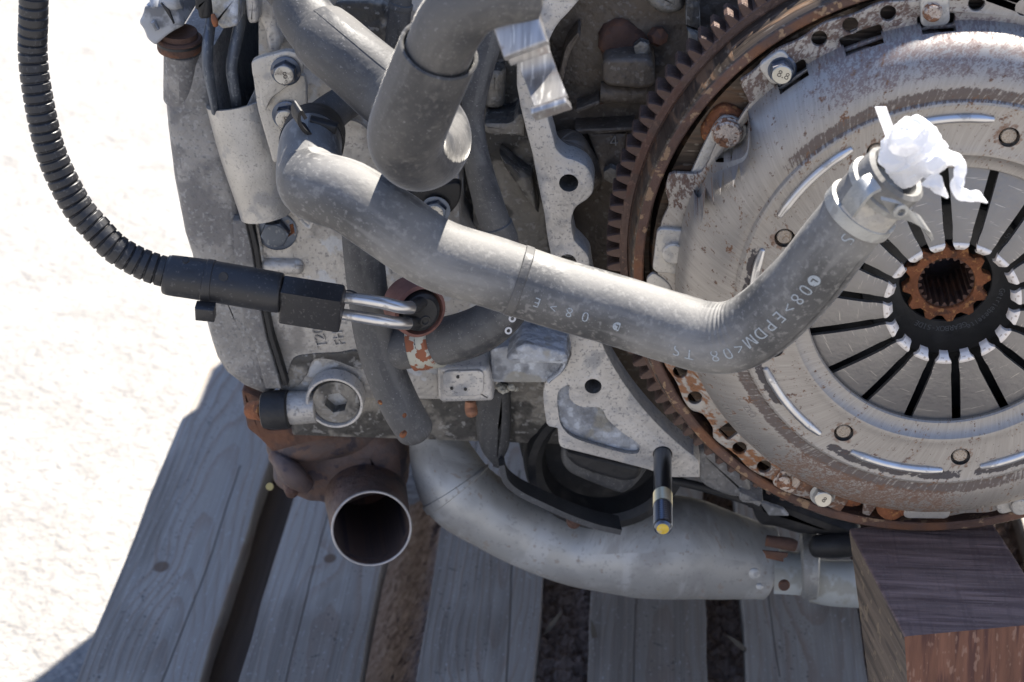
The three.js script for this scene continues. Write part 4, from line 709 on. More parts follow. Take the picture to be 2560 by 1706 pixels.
// ================================================================ the corrugated conduit and its connector
{
  const t = thing('corrugated_conduit', 'black corrugated cable conduit curving down the left side', 'conduit');
  const pts = [...[[-392,135.1,-10,6.1],[-393.6,125.7,-10,6.2],[-395,115.6,-10,6.3],[-396.7,103.9,-10,6.3],[-396.7,93.6,-8,6.3],[-395.8,84,-6,6.4],[-394.3,72.1,-4,6.5],[-391.8,58.8,-2,6.6],[-386.8,44.6,0,6.8],[-380.5,32.5,2,6.8],[-373,24.1,4,6.7]], ...[[-366.4,17.5,6,6.7],[-359.4,12.4,6,6.7],[-352.2,8.6,6,6.9],[-346.9,6.7,6,6.9],[-342.3,5.4,6,6.7]]];
  const pitch = 4.25;
  part(t, 'conduit', sweep(pts, { n: 720, radial: 36, rf: (s) => { const k = ((s / pitch) % 1 + 1) % 1; return k < 0.14 ? 0.87 + 0.03 * Math.abs(k - 0.07) / 0.07 : k < 0.24 ? 0.90 + 0.10 * (k - 0.14) / 0.10 : k > 0.92 ? 1 - 0.10 * (k - 0.92) / 0.08 : 1; } }), M.plastic);
  const u = thing('cable_connector', 'black two-piece plastic cable connector between conduit and bent pipes', 'connector');
  part(u, 'sleeve', sweep([[-344,4.7,6,8.6],[-342.4,4.4,6,9],[-329.5,2.8,6,9.2],[-309.3,-0.3,6,9.2],[-294.3,-2.7,6,9],[-293.4,-2.8,6,8.8]], { n: 60, radial: 48 }), M.plastic);
  const box = [...[[-292.3,-5.2,4],[-279.4,-7.1,4],[-266.5,-8.9,4]]];
  const s = new THREE.Shape(); s.moveTo(-7, -8.4); s.lineTo(7.4, -8.4); s.lineTo(8, 0); s.lineTo(2.5, 8.6); s.lineTo(-6, 8.6); s.closePath();
  const A = V(...box[0]), B = V(...box[2]), g = new THREE.ExtrudeGeometry(s, { depth: A.distanceTo(B) - 1, bevelEnabled: true, bevelThickness: 1.2, bevelSize: 1.2, bevelSegments: 3, bevelOffset: 0 });
  const d = B.clone().sub(A).normalize(), up = V(0, 0.94, 0.34), xx = up.clone().cross(d).normalize(), yy = d.clone().cross(xx);
  g.applyMatrix4(new THREE.Matrix4().makeBasis(xx, yy, d)).translate(A.x, A.y, A.z);
  part(u, 'plug_body', fin(sc(g), 0.5), M.plastic);
  const on = (x, y) => A.clone().addScaledVector(d, x).addScaledVector(xx, 9.0).addScaledVector(yy, y);
  const ring = (r0, r1, c) => turned([[r0, -0.4], [r0, 0.3], [r1, 0.3], [r1, -0.4]], [c.x, c.y, c.z], xx.toArray(), { seg: 36 });
  part(u, 'moulded_mark', [ring(4.2, 4.6, on(11, -4.2)), ring(4.0, 4.35, on(28, -4.2)), ring(1.2, 1.6, on(11, -4.2))], M.plastic);
  const tl = (str, x, y, sz) => { const g2 = new TextGeometry(str, { font, size: sz, depth: 0.35, curveSegments: 3 }); g2.computeBoundingBox(); g2.translate(-g2.boundingBox.max.x / 2, 0, -0.1).applyMatrix4(new THREE.Matrix4().makeBasis(d, yy, xx)); const c = on(x, y); return fin(sc(g2.translate(c.x, c.y, c.z)), 0.4); };
  part(u, 'moulded_letters', [tl('AMP', 11, -3.2, 2.2), tl('PBT', 20.5, -8.4, 2.2)], M.plastic);
  part(u, 'clip_hole', [turned([[0, 0.4], [1.5, 0.3], [1.6, -0.5]], [-332.3,17.2,16], [0, 0.75, 0.65], { seg: 16 }), turned([[0, 0.2], [2, 0.2], [2.1, -0.6]], [-314.5,13.7,24], [0, 0.4, 0.9], { seg: 18 })], M.black);
  const z = thing('cable_tie', 'black cable tie with its square head around the black connector', 'cable tie');
  part(z, 'band', sweep([[-327,2.4,6,9.6],[-326,2.2,6,9.7],[-323.3,1.9,6,9.6]], { n: 8, radial: 48 }), M.plastic);
  part(z, 'head', block(8.4, 7, 6.4, [-325.4,-7.8,16], { rot: [0.2, 0, -0.08], b: 0.9 }), M.plastic);
}

// ================================================================ exhaust, heat shield and what hangs under the engine
{
  const t = thing('exhaust_manifold', 'rusty dark exhaust manifold with an open round outlet pipe facing the viewer', 'exhaust');
  part(t, 'rust_flange', plate([[-344.7,-131.8],[-333.3,-137.8],[-332.6,-157.1],[-320.7,-155.9],[-299.4,-152.9],[-277.5,-146.3],[-265.3,-151.6],[-262.3,-157.3],[-287.2,-158.2],[-312.4,-165],[-330.3,-171.6],[-334.9,-164.5],[-339.6,-159.7],[-342.9,-156.8],[-343.8,-146.8]], -128, 14, { b: 2, r: 3 }), M.exhaustRust);
  part(t, 'body', [plate([[-341.3,-178.8],[-327.5,-175.2],[-299,-172.6],[-273.2,-171.6],[-263.2,-183.2],[-261,-198.2],[-264,-213.7],[-281.2,-218.3],[-301.2,-226.2],[-311,-223.5],[-316.9,-223.3],[-324.6,-220.1],[-331.1,-217.3],[-337.3,-211.4],[-337.7,-201.4],[-337.6,-193.7]], -150, 70, { b: 16, bs: 5, spline: true, crease: 1 }), sweep([[-333.1,-187.4,-160,7.7],[-312.4,-177.4,-150,10.8],[-292,-176.8,-160,12.1],[-270.8,-179,-170,10.3]], { a: 'round', b: 'round', radial: 28 }), sweep([[-333.4,-187.2,-150,3.8],[-321.4,-191.1,-138,6.9],[-315.7,-198.9,-140,5.7]], { a: 'round', b: 'round', radial: 20 })], M.exhaust);
  const ax = [[-299.7,-227.8,-235,26.6],[-293.4,-224.2,-204,25.2],[-285.3,-216.5,-162,23.5],[-274.5,-204.5,-108,21.7]];
  part(t, 'outlet_pipe', sweep(ax, { n: 40, radial: 56, b: { wall: 1.3, depth: 110 } }), M.exhaust);
  part(t, 'pipe_bore', sweep(ax, { n: 30, radial: 56, grow: -1.5, a: 'open', b: 'open', from: 0.2, to: 0.98 }), M.exhaust);
  const e1 = ax[3], e0 = ax[2], rr = e1[3];
  part(t, 'rim', turned([[rr - 1.2, -1], [rr - 1.1, 0.4], [rr - 0.8, 0.7], [rr - 0.2, 0.7], [rr + 0.12, 0.4], [rr + 0.15, -0.5]], e1.slice(0, 3), [e1[0] - e0[0], e1[1] - e0[1], e1[2] - e0[2]], { seg: 64 }), M.rimSteel, 'thin bare steel rim of the outlet pipe');
  part(t, 'weld_collar', sweep(ax, { from: 0.30, to: 0.42, n: 8, radial: 56, grow: 2.6 }), M.exhaustRust);
  part(t, 'stud', sweep([[-326.7,-205.9,-150,3.2],[-322.9,-201.3,-138,3.8],[-322,-200.5,-135,3.7]], { radial: 18, b: 'round' }), M.exhaustRust);
  part(t, 'nut', turned([[0, 0], [2.2, 0], [2.2, 2.4], [0, 2.4]], [-339.1,-214.2,-160], [0, 0.6, 0.8], { seg: 12 }), M.brass);
}
{
  const t = thing('heat_shield', 'large pale grey speckled sheet metal shield bending along below the engine', 'heat shield');
  const ax = [...[[-244.2,-166.9,-170,12.8],[-243.4,-180.7,-160,16.1],[-236.7,-194.1,-150,19.9],[-229.6,-203.7,-145,21.2]], ...[[-210.9,-216.1,-142,20],[-190.4,-227.5,-142,20],[-163.8,-236.7,-142,20.9],[-134.9,-236.4,-145,27.4],[-107.4,-238.6,-150,28.8],[-81.4,-244.1,-152,25],[-57,-249.6,-154,21.1]]];
  part(t, 'shell', sweep(ax, { n: 130, radial: 56, rf: (s, th) => 1 + 0.012 * Math.sin(th * 2 + s * 0.03) }), M.shield);
  part(t, 'seam', sweep(ax, { n: 10, radial: 56, from: 0.265, to: 0.285, grow: 0.8 }), M.shield);
  part(t, 'end_plate', sweep([[-55.1,-247,-138,14.4],[-47.6,-247,-138,14.5],[-40.2,-247.6,-138,14.3]], { n: 12, radial: 40, arc: [-1.6, 1.7], thick: 1.2 }), M.galv);
  part(t, 'plate_screw', turned([[0, 1.6], [2.4, 1.3], [3.1, 0], [3.1, -1]], [-53.3,-217.4,-88], [0.1, 0.25, 0.95], { seg: 18 }), M.exhaustRust);
  part(t, 'rust_patch', plate([[-66.2,-195.4],[-52.7,-196.6],[-53.1,-199.1],[-54.8,-199.7],[-54.8,-202.2],[-58.4,-201.4],[-63.9,-200.2],[-64.6,-197.8]], -87.5, 1.2, { b: 0.3 }), M.exhaustRust);
  part(t, 'weld_spot', [[-69.4,-210.6,-92,3],[-66.3,-217.6,-90,2]].map(([x, y, z, r]) => turned([[0, 0.8], [r * 0.6, 0.7], [r, 0], [r, -1]], [x, y, z + 4], [0, 0.3, 1], { seg: 16 })), M.shield);
  const u = thing('shield_strap', 'dull grey metal strap clamped around the right end of the heat shield', 'strap clamp');
  part(u, 'strap', sweep([[-39.6,-236.7,-134,17.9],[-36.5,-236.5,-134,18.6],[-32.3,-236.4,-134,18.5]], { n: 10, radial: 48 }), M.clampSteel);
  const v = thing('front_pipe', 'pale grey crumpled pipe end beside the wooden beam', 'pipe');
  part(v, 'pipe', sweep([[-32.7,-245.1,-134,12.4],[-24.7,-246.6,-134,12.7],[-14.2,-247.1,-134,13],[1.6,-247.4,-134,13.2]], { n: 30, radial: 40, rf: (s, th) => 1 + 0.05 * Math.sin(th * 3 + s * 0.07) }), M.galv);
  const w = thing('dark_tube', 'dark purplish tube between the strap and the wooden beam', 'tube_stub');
  part(w, 'tube_stub', sweep([[-34.4,-213.7,-120,6.2],[-23.5,-211.2,-118,6.9],[-13.3,-210.1,-118,6.2]], { a: 'round', b: 'round', radial: 28 }), M.black);  // plain black rounded tube filling the dark gap beside the strap
}
{
  const t = thing('rubber_pulley', 'big black rubber wheel with a deep groove hanging below the gearbox flange', 'pulley');
  const p = [-151.8,-167.5,-150], s = 690 / 3.075 / 5000 * 1000 * 1.02;
  part(t, 'wheel', turned([[0, 22], [s * 0.3, 22], [s * 0.34, 14], [s * 0.7, 12], [s * 0.76, 24], [s * 0.84, 27], [s * 0.93, 27], [s * 0.96, 22], [s * 0.97, 14], [s * 0.90, 10], [s * 0.90, 3], [s * 0.99, 0], [s, -6], [s * 0.96, -12], [0, -14]], p, [0.12, -0.06, 1], { seg: 80 }), M.black);
  const u = thing('rubber_block', 'dark rubber stop block under the gearbox flange, left of the stud bolt', 'rubber block');
  part(u, 'block', plate([[-171.3,-138.5],[-147.6,-139.5],[-126,-148.1],[-130.7,-157],[-134.9,-162.8],[-139.6,-166.4],[-142.9,-166],[-153.8,-161.6],[-167.4,-155.4],[-171.9,-150],[-172.6,-142.9]], -90, 40, { b: 5, bs: 4, r: 8 }), M.darkHose);
  part(u, 'upper_block', plate([[-169.8,-135.9],[-130.1,-144.5],[-131.8,-152.4],[-139.1,-154.3],[-151.9,-150.9],[-164.6,-145.9],[-169.1,-140.6]], -84, 20, { b: 3, bs: 3, r: 6 }), M.black);
  const w = thing('black_strut', 'black moulded strut standing between the cast lug and the rubber wheel', 'strut');
  part(w, 'strut', plate([...[[-216,-119.8],[-207.8,-117.1],[-200.1,-117.8],[-199.7,-142],[-200.3,-153.3],[-203.5,-160.7],[-206.1,-167.7],[-210.8,-162.2],[-214.5,-157.1],[-217.2,-149.1],[-218.1,-141.2],[-217.7,-130.1]]], -110, 30, { b: 4, bs: 4, r: 8, crease: 0.8 }), M.darkHose);
  part(w, 'foot_strap', ribbon([...[[-204.3,-157.4,-108],[-202.1,-165.8,-106],[-195.2,-172.8,-106],[-181.3,-179.1,-104],[-167.5,-185.9,-104],[-153.6,-191.1,-104],[-141.1,-195.2,-106]]], [0.1, 0.25, 1], 22, 3), M.darkHose);
  const x = thing('cross_bar', 'thin black bar running right from the stud bolt to below the flywheel', 'bar');
  part(x, 'bar', sweep([[-120.2,-167.6,-110,2.3],[-108,-170.8,-112,2.4],[-90,-176.6,-114,2.4],[-70.1,-184.8,-116,2.3]], { radial: 16 }), M.black);
  const y = thing('threaded_stub', 'small rusty threaded stub below the black rubber wheel', 'stub');
  part(y, 'stub', sweep([[-165.6,-192.8,-112,3.6],[-165.3,-191.6,-104,4],[-165.3,-191.3,-101,3.7]], { radial: 18, n: 16, rf: (s) => 1 + 0.05 * Math.sin(s * 5), b: 'round' }), M.exhaustRust);
  const z = thing('sump_rib', 'rough grey cast sump end visible below the lower tip of the gearbox flange', 'sump');
  part(z, 'casting', [plate([[-101.8,-148.2],[-92.3,-146.9],[-83.8,-157.8],[-77.1,-163.3],[-71.6,-174.5],[-78.7,-177.7],[-86,-176.1],[-95.9,-171.7],[-100.5,-167.1]], -108, 60, { b: 4, bs: 3, r: 5 }), plate([[-80.3,-168.7],[-65.8,-176.5],[-66.7,-178.4],[-73.2,-178.1],[-78.3,-177.7]], -104, 40, { b: 3, r: 4 })], M.coverAlu);
  const q = thing('black_housing', 'black housing with a pale rectangular tab behind the lower flywheel edge', 'housing');
  part(q, 'housing', plate([[-77,-184.3],[-60.8,-182.4],[-34.4,-194.8],[-11.3,-202.4],[-10.6,-211.1],[-33.4,-208.3],[-43.7,-208.8],[-56.3,-204.4],[-66.6,-203.6],[-71.5,-190.2]], -120, 60, { b: 6, bs: 3, r: 8 }), M.black);
  part(q, 'tab', plate([[-67.9,-179.6],[-54.7,-184.2],[-51.7,-188.1],[-62,-188.4]], -110, 3, { b: 0.5 }), M.greyPlastic, 'pale four-sided tab');
  part(q, 'rust_bolt', sweep([[-61.6,-212.5,-122,3.1],[-48.8,-213.1,-120,3.6],[-45.7,-214.2,-120,3.1]], { radial: 18 }), M.exhaustRust);
}
{
  const t = thing('stud_bolt', 'long steel stud with rainbow tint and yellow tip sticking out of the gearbox flange', 'stud');
  const [x, y] = [-120.6,-128.7];
  part(t, 'shank', turned([[0, -14], [4.5, -14], [4.55, 36], [0, 36]], [x, y, -72]), M.stud);
  part(t, 'thread', (() => { const pr = [[0, 36]]; for (let i = 0; i <= 15; i++) pr.push([i % 2 ? 4.75 : 4.2, 36 + i * 0.72]); pr.push([0, 47]); return turned(pr, [x, y, -72]); })(), M.studThread);
  part(t, 'tip', (() => { const pr = [[0, 46.8]]; for (let i = 0; i <= 20; i++) pr.push([i % 2 ? 4.65 : 4.2, 46.8 + i * 0.86]); pr.push([4.2, 65.2], [3.3, 66.3], [0, 66.3]); return turned(pr, [x, y, -72]); })(), M.stud);
  part(t, 'paint_dot', turned([[0, 0.4], [2.2, 0.35], [2.9, 0], [2.9, -0.2]], [x, y, -5.7]), M.yellowPaint);
}
// ================================================================ flywheel
const TEETH = 124;
{
  const t = thing('flywheel', 'large rusty flywheel with a toothed starter ring around it', 'flywheel');
  const ring = part(t, 'ring_gear', turned([[138, -62], [144.6, -62], [145.2, -61.4], [145.2, -47.4], [144.6, -46.8], [141.6, -46.6], [141.2, -47.6], [140.4, -47.6], [138, -48]], [0, 0, 0], undefined, { seg: 248 }), M.flywheel);
  const s = new THREE.Shape(); s.moveTo(144.4, -2.75); s.lineTo(145.6, -2.6); s.quadraticCurveTo(149.4, -2.0, 151.1, -0.95); s.lineTo(151.1, 0.95); s.quadraticCurveTo(149.4, 2.0, 145.6, 2.6); s.lineTo(144.4, 2.75); s.closePath();
  const tooth = fin(sc(new THREE.ExtrudeGeometry(s, { depth: 13, bevelEnabled: true, bevelThickness: 0.9, bevelSize: 0.5, bevelOffset: -0.5, bevelSegments: 1, curveSegments: 4 }).translate(0, 0, -61)), 0.5);
  for (let k = 0; k < TEETH; k++) { const m = part(ring, 'tooth', tooth, M.flywheel); m.rotation.z = (132.5 + 360 / TEETH * k) * Math.PI / 180; }
  part(t, 'outer_band', turned([[140.6, -62], [140.6, -45], [139.6, -29], [139, -27.2], [138.3, -26.6]], [0, 0, 0], undefined, { seg: 240 }), M.turned);
  part(t, 'lip', turned([[138.3, -26.6], [137.8, -26.2], [134.6, -26.2], [133.9, -26.8], [133.9, -52]], [0, 0, 0], undefined, { seg: 240 }), M.rustLip, 'rusty orange front lip of the flywheel');
  part(t, 'web', turned([[134, -50], [131.4, -50], [131.2, -36], [130.2, -33.6], [124, -33.4], [110, -33.2], [108, -60]], [0, 0, 0], undefined, { seg: 200 }), M.turned);
  part(t, 'back_plate', turned([[139, -60], [60, -60], [20, -60], [19, -75], [139, -75]], [0, 0, 0], undefined, { seg: 120 }), M.flywheel);
}
// ================================================================ clutch
const polar = (r, deg, z = 0) => [r * Math.cos(deg * Math.PI / 180), r * Math.sin(deg * Math.PI / 180), z];
// pressed steel with brushed streaks, rust speckle in bands, and shallow stamped marks: u runs round the axis, v from the opening to the shoulder
function coverMaterial() {
  const W = 2048, H = 512, R0 = 62, R1 = 134, col = new Uint8Array(W * H * 4), orm = new Uint8Array(W * H * 4), bmp = new Uint8Array(W * H * 4);
  const cv = document.createElement('canvas'); cv.width = W; cv.height = H; const c = cv.getContext('2d'); c.fillStyle = '#000'; c.fillRect(0, 0, W, H); c.fillStyle = '#fff';
  const stamp = (str, deg, r, size, flip) => {            // letters set round the cover, tops outward unless flipped
    const pxDeg = W / 360; c.font = '100px sans-serif'; c.textAlign = 'center'; c.textBaseline = 'middle';
    [...str].forEach((ch, i) => { const a = deg + (i - (str.length - 1) / 2) * size * 46 / r * (flip ? 1 : -1); c.save(); c.translate((((a % 360) + 360) % 360) * pxDeg, (1 - (r - R0) / (R1 - R0)) * H); c.scale((flip ? 1 : -1) * size * 57.3 / r * pxDeg / 74, (flip ? -1 : 1) * size * H / (R1 - R0) / 74); c.fillText(ch, 0, 0); c.restore(); });
  };
  stamp('TYP M 240', 277, 113, 4.0, true);
  stamp('3082 001 042', 219, 112, 3.0, false);
  stamp('QAZ 7', 214, 103, 3.0, false);
  stamp('Made in', 243, 113.5, 3.0, false);
  const marks = c.getImageData(0, 0, W, H).data;
  const f1 = field(5, 5, 5, 501), f2 = field(64, 64, 3, 502), f3 = field(24, 24, 4, 503), f4 = field(9, 9, 5, 504), br = field(120, 5, 3, 505), br2 = field(200, 20, 2, 506);
  for (let y = 0; y < H; y++) for (let x = 0; x < W; x++) {
    const R = R0 + (R1 - R0) * y / H, deg = x / W * 360, i = y * W + x, o = i * 4;
    const sx = Math.floor(x * 1.0 + (R - 90) * 1.6), S = (f, kx, ky) => f[((Math.floor(y * ky) % N) + N) % N * N + ((Math.floor(sx * kx) % N) + N) % N];
    const streak = S(br, 3, 0.9), fine = S(br2, 1.3, 0.7), spk = S(f2, 5, 2), mid = S(f3, 4, 1.7), big = S(f4, 2, 0.8), wide = S(f1, 0.25, 0.4);
    const arc = (a, b, soft) => { const d = Math.min(Math.abs(((deg - a + 540) % 360) - 180), 999); return 1 - smooth(b, b + soft, d); };
    const ringAt = (r, w, soft) => 1 - smooth(w, w + soft, Math.abs(R - r));
    let r = 0.36, g = 0.335, b = 0.305, ro = 0.46, me = 0.6;
    const v = 1 + 0.16 * (streak - 0.5) + 0.12 * (fine - 0.5) + 0.12 * (wide - 0.5); r *= v; g *= v; b *= v;
    const lay = (k, cc, rr, mm) => { k = Math.max(0, Math.min(1, k)); r += (cc[0] - r) * k; g += (cc[1] - g) * k; b += (cc[2] - b) * k; ro += (rr - ro) * k; me += (mm - me) * k; };
    // streaky brown rust just outside the crease, over the top and lower left
    const crease = ringAt(96.2, 1.4, 3.6) * Math.max(arc(88, 46, 14), arc(248, 40, 22));
    lay(smooth(0.60, 0.75, crease * 0.52 + streak * 0.30 + mid * 0.28) * 0.9, [0.115, 0.085, 0.07], 0.75, 0.1);
    // purple brown speckle over the upper dome
    const top = smooth(99, 106, R) * (1 - smooth(121, 124, R)) * arc(86, 30, 26);
    lay(smooth(0.62, 0.72, top * 0.36 + spk * 0.34 + mid * 0.22 + big * 0.12) * 0.7, [0.17, 0.12, 0.115], 0.7, 0.25);
    // fine orange brown speckle on the lower dome
    const low = smooth(95, 99, R) * arc(254, 16, 20);
    lay(smooth(0.60, 0.70, low * 0.40 + spk * 0.34 + mid * 0.18 + big * 0.10) * 0.85, [0.17, 0.095, 0.06], 0.8, 0.05);
    const rim = smooth(114, 119, R);
    lay(smooth(0.70, 0.82, spk * 0.35 + mid * 0.35 + big * 0.3 + rim * 0.06 * (arc(262, 30, 20) + arc(150, 20, 20))) * 0.9, [0.22, 0.11, 0.05], 0.85, 0);
    // black flaking along the ribs and lone pits
    const ribs = ringAt(88.6, 1.1, 2.2) * Math.max(arc(258, 18, 6), arc(300, 14, 8), arc(205, 8, 10), arc(176, 8, 8));
    lay(smooth(0.55, 0.62, ribs * 0.42 + mid * 0.36 + big * 0.22) * 0.9, [0.06, 0.05, 0.05], 0.7, 0.2);
    lay(smooth(0.84, 0.90, mid * 0.75 + big * 0.22) * 0.85, [0.13, 0.08, 0.06], 0.8, 0.05);
    // rust round the rivets
    const da = Math.abs(((deg - 278.8 + 720 + 20) % 40) - 20) * Math.PI / 180 * 79.5, rr = Math.hypot(da, R - 79.5);
    lay(smooth(0.62, 0.74, (1 - smooth(4.5, 9, rr)) * 0.4 + mid * 0.4 + big * 0.16) * 0.7, [0.25, 0.15, 0.09], 0.8, 0.1);
    const stampK = marks[((H - 1 - y) * W + x) * 4] / 255;
    lay(stampK * 0.6, [0.20, 0.18, 0.165], 0.6, 0.4);
    lay(smooth(0.6, 0.74, smooth(119.5, 122, R) * arc(228, 30, 12) * 0.32 + mid * 0.34 + big * 0.34) * 0.9, [0.28, 0.12, 0.045], 0.85, 0);
    lay(smooth(0.58, 0.68, smooth(119.5, 122, R) * Math.max(arc(130, 30, 12), arc(255, 12, 8)) * 0.25 + mid * 0.4 + spk * 0.35) * 0.85, [0.12, 0.07, 0.05], 0.85, 0);
    col[o] = enc(r); col[o + 1] = enc(g); col[o + 2] = enc(b); col[o + 3] = 255;
    orm[o] = 255; orm[o + 1] = ro * 255; orm[o + 2] = me * 255; orm[o + 3] = 255;
    const h = 0.7 + 0.10 * (streak - 0.5) + 0.08 * (fine - 0.5) - 0.6 * stampK; bmp[o] = bmp[o + 1] = bmp[o + 2] = 255 * Math.max(0, Math.min(1, h)); bmp[o + 3] = 255;
  }
  const m = new THREE.MeshPhysicalMaterial({ color: 0xffffff, roughness: 1, metalness: 1, map: dataTex(col, W, H, true), bumpMap: dataTex(bmp, W, H, false), bumpScale: 0.0003 });
  m.roughnessMap = m.metalnessMap = dataTex(orm, W, H, false);
  return m;
}
// uv of the cover: the angle round the axis and the radius; triangles across the seam are carried over it
function polarUV(g) {
  const p = g.attributes.position, uv = new Float32Array(p.count * 2);
  for (let i = 0; i < p.count; i += 3) {
    const u = [0, 1, 2].map((k) => { const a = Math.atan2(p.getY(i + k), p.getX(i + k)) / (2 * Math.PI); return a < 0 ? a + 1 : a; });
    if (Math.max(...u) - Math.min(...u) > 0.5) for (let k = 0; k < 3; k++) if (u[k] < 0.5) u[k] += 1;
    for (let k = 0; k < 3; k++) { uv[(i + k) * 2] = u[k]; uv[(i + k) * 2 + 1] = (Math.hypot(p.getX(i + k), p.getY(i + k)) * 1000 - 62) / 72; }
  }
  g.setAttribute('uv', new THREE.BufferAttribute(uv, 2));
  return g;
}
{
  const t = thing('clutch_cover', 'round pressed steel clutch pressure plate with radial spring fingers, brushed and speckled with rust', 'clutch');
  const cm = coverMaterial();
  const prof = [[62.5, -4.5], [62.3, -2.2], [62.9, -1.4], [64, -1.2], [66.5, -0.6], [68.6, 0.6], [69.6, 1.7], [70.8, 1.9], [72.2, 1.5], [76, 1.4], [83, 1.4], [90.6, 1.5], [92.2, 1.9], [93.2, 1.6], [94.2, 0.4], [95.4, 0.5], [97, 0.7], [101, 0.2], [106, -1.4], [110.5, -3.8], [114, -6.6], [116.6, -10], [118.2, -14], [119.0, -18], [119.6, -21.6], [119.6, -25.5], [117.2, -25.4], [117, -21], [115.9, -17], [114.2, -12.6], [111.6, -9.2], [107.6, -6.4], [103, -4.4], [98, -2.9], [94, -2.6], [88, -2.4], [80, -2.4], [72, -2.3], [68, -3], [64, -4.4], [62.5, -4.5]];
  const geo = new THREE.LatheGeometry(prof.map(([r, z]) => new THREE.Vector2(r, z)), 240).rotateX(Math.PI / 2);
  const ev = new Evaluator(); ev.attributes = ['position', 'normal']; ev.useGroups = false;
  const brush = (g) => { g.deleteAttribute('uv'); const b = new Brush(g); b.updateMatrixWorld(); return b; };
  let body = brush(geo);
  const RIVETS = []; for (let k = 0; k < 9; k++) RIVETS.push(278.8 + 40 * k);
  for (const a of RIVETS) { const [x, y] = polar(79.5, a); body = ev.evaluate(body, brush(new THREE.CylinderGeometry(4.4, 4.4, 12, 28).rotateX(Math.PI / 2).translate(x, y, 0)), SUBTRACTION); }
  for (const [a, w, r0] of [[112.5, 16.5, 115], [97.4, 14, 115], [128.3, 14.5, 115]]) body = ev.evaluate(body, brush(new THREE.BoxGeometry(w, 14, 24).translate(0, r0 + 7, -26.5).rotateZ((a - 90) * Math.PI / 180)), SUBTRACTION);
  { const q = outline([[-97.2,92.8],[-94.4,88.1],[-91.8,82.9],[-91.6,77],[-91.1,70.7],[-91.6,64.3],[-93.2,61.3],[-99.8,56.8],[-104.9,52.9],[-111.2,39],[-130.7,38.4],[-122,69.9],[-109.8,87.7]], { r: 2 }), g = new THREE.ExtrudeGeometry(q, { depth: 60, bevelEnabled: false }).translate(0, 0, -45); body = ev.evaluate(body, brush(g), SUBTRACTION); }
  const dome = fin(sc(body.geometry), 0.45); polarUV(dome);
  part(t, 'dome', dome, cm);
  part(t, 'backing_ring', turned([[70, -6], [92, -6], [92, -8], [70, -8]], [0, 0, 0], undefined, { seg: 120 }), M.boltDark);
  for (const a of RIVETS) {
    const [x, y] = polar(79.5, a);
    part(t, 'rivet', turned([[0, 0.9], [3.0, 0.8], [3.4, 0.3], [3.45, -6], [0, -6]], [x, y, -0.4], undefined, { seg: 28 }), M.pinSteel);
    const c0 = a + 6, c1 = a + 34, pts = []; for (let i = 0; i <= 8; i++) { const q = polar(86.2, c0 + (c1 - c0) * i / 8, 1.5); pts.push([...q, i === 0 || i === 8 ? 1.4 : 2.0]); }
    part(t, 'rib', sweep(pts, { n: 40, radial: 14, a: 'round', b: 'round' }), M.brightSteel);
  }
  // the bolting flange: scalloped outside, with round holes and windows
  const cut = (d) => { const A = (a, w, s) => 1 - smooth(w, w + s, Math.abs(((d - a + 540) % 360) - 180)); return 131.6 - 4.5 * A(181.8, 3, 1.2) - 11.4 * A(148, 9.0, 2.6) - 3.6 * A(172, 5.5, 4) - 10 * A(265, 3.2, 1.6) - 9.5 * A(256.5, 1.2, 1.2) - 3.2 * A(279, 8, 3) - 10 * A(30, 9, 3) - 2.5 * A(218, 2, 2) + 0.7 * Math.sin(d * 0.6); };
  const outer = []; for (let d = 0; d < 360; d += 0.75) outer.push(polar(cut(d), d));
  const sh = outline(outer), holes = [81, 90, 106.4, 113.7, 120, 204.8, 211.8, 227.5, 234.5, 60, 52, 0, 8, 320, 327];
  sh.holes.push((() => { const h = new THREE.Path(); h.absarc(0, 0, 116.5, 0, Math.PI * 2, true); return h; })());
  for (const a of holes) { const [x, y] = polar(127, a); sh.holes.push(circle(x, y, 3.3)); }
  const win = (a0, a1, r0, r1) => { const q = [polar(r0, a0), polar(r0, (a0 + a1) / 2), polar(r0, a1), polar(r1, a1), polar(r1, (a0 + a1) / 2), polar(r1, a0)]; sh.holes.push(outline(q.reverse(), { r: 1.6 }, new THREE.Path())); };
  win(108.2, 116.8, 118.0, 123.2); win(93.9, 101.2, 118.0, 123.0); win(124.6, 132.2, 118.0, 122.6); win(221, 224.4, 120, 128);
  const fg = fin(sc(new THREE.ExtrudeGeometry(sh, { depth: 1.6, bevelEnabled: true, bevelThickness: 0.6, bevelSize: 0.6, bevelOffset: -0.6, bevelSegments: 2, curveSegments: 20 }).translate(0, 0, -25.8)), 0.5);
  part(t, 'flange', polarUV(fg), cm);
  // raised pads that carry bolts and pins
  const pad = (a, r, w, l, z, m, label) => { const s = new THREE.Shape(); s.moveTo(-l / 2, -w / 2); s.lineTo(l / 2, -w / 2); s.lineTo(l / 2, w / 2); s.lineTo(-l / 2, w / 2); s.closePath(); const q = outline([[-l / 2, -w / 2], [l / 2, -w / 2], [l / 2, w / 2], [-l / 2, w / 2]], { r: 3.5 }); const g = new THREE.ExtrudeGeometry(q, { depth: 2.2, bevelEnabled: true, bevelThickness: 0.9, bevelSize: 0.9, bevelOffset: -0.9, bevelSegments: 3 }); g.rotateZ((a - 90) * Math.PI / 180).translate(...polar(r, a, z)); return part(t, 'pad', fin(sc(g), 0.5), m, label); };
  pad(97.8, 125.2, 14, 12, -24.6, M.plateSteel); pad(129.5, 126, 12, 13, -24.8, M.plateSteel); pad(175.6, 122.6, 14, 22, -24.4, M.plateSteel); pad(240.5, 127, 10, 12, -25, M.rustySteel); pad(272, 124.5, 8, 22, -25, M.plateSteel); pad(290, 126, 9, 14, -25, M.plateSteel);
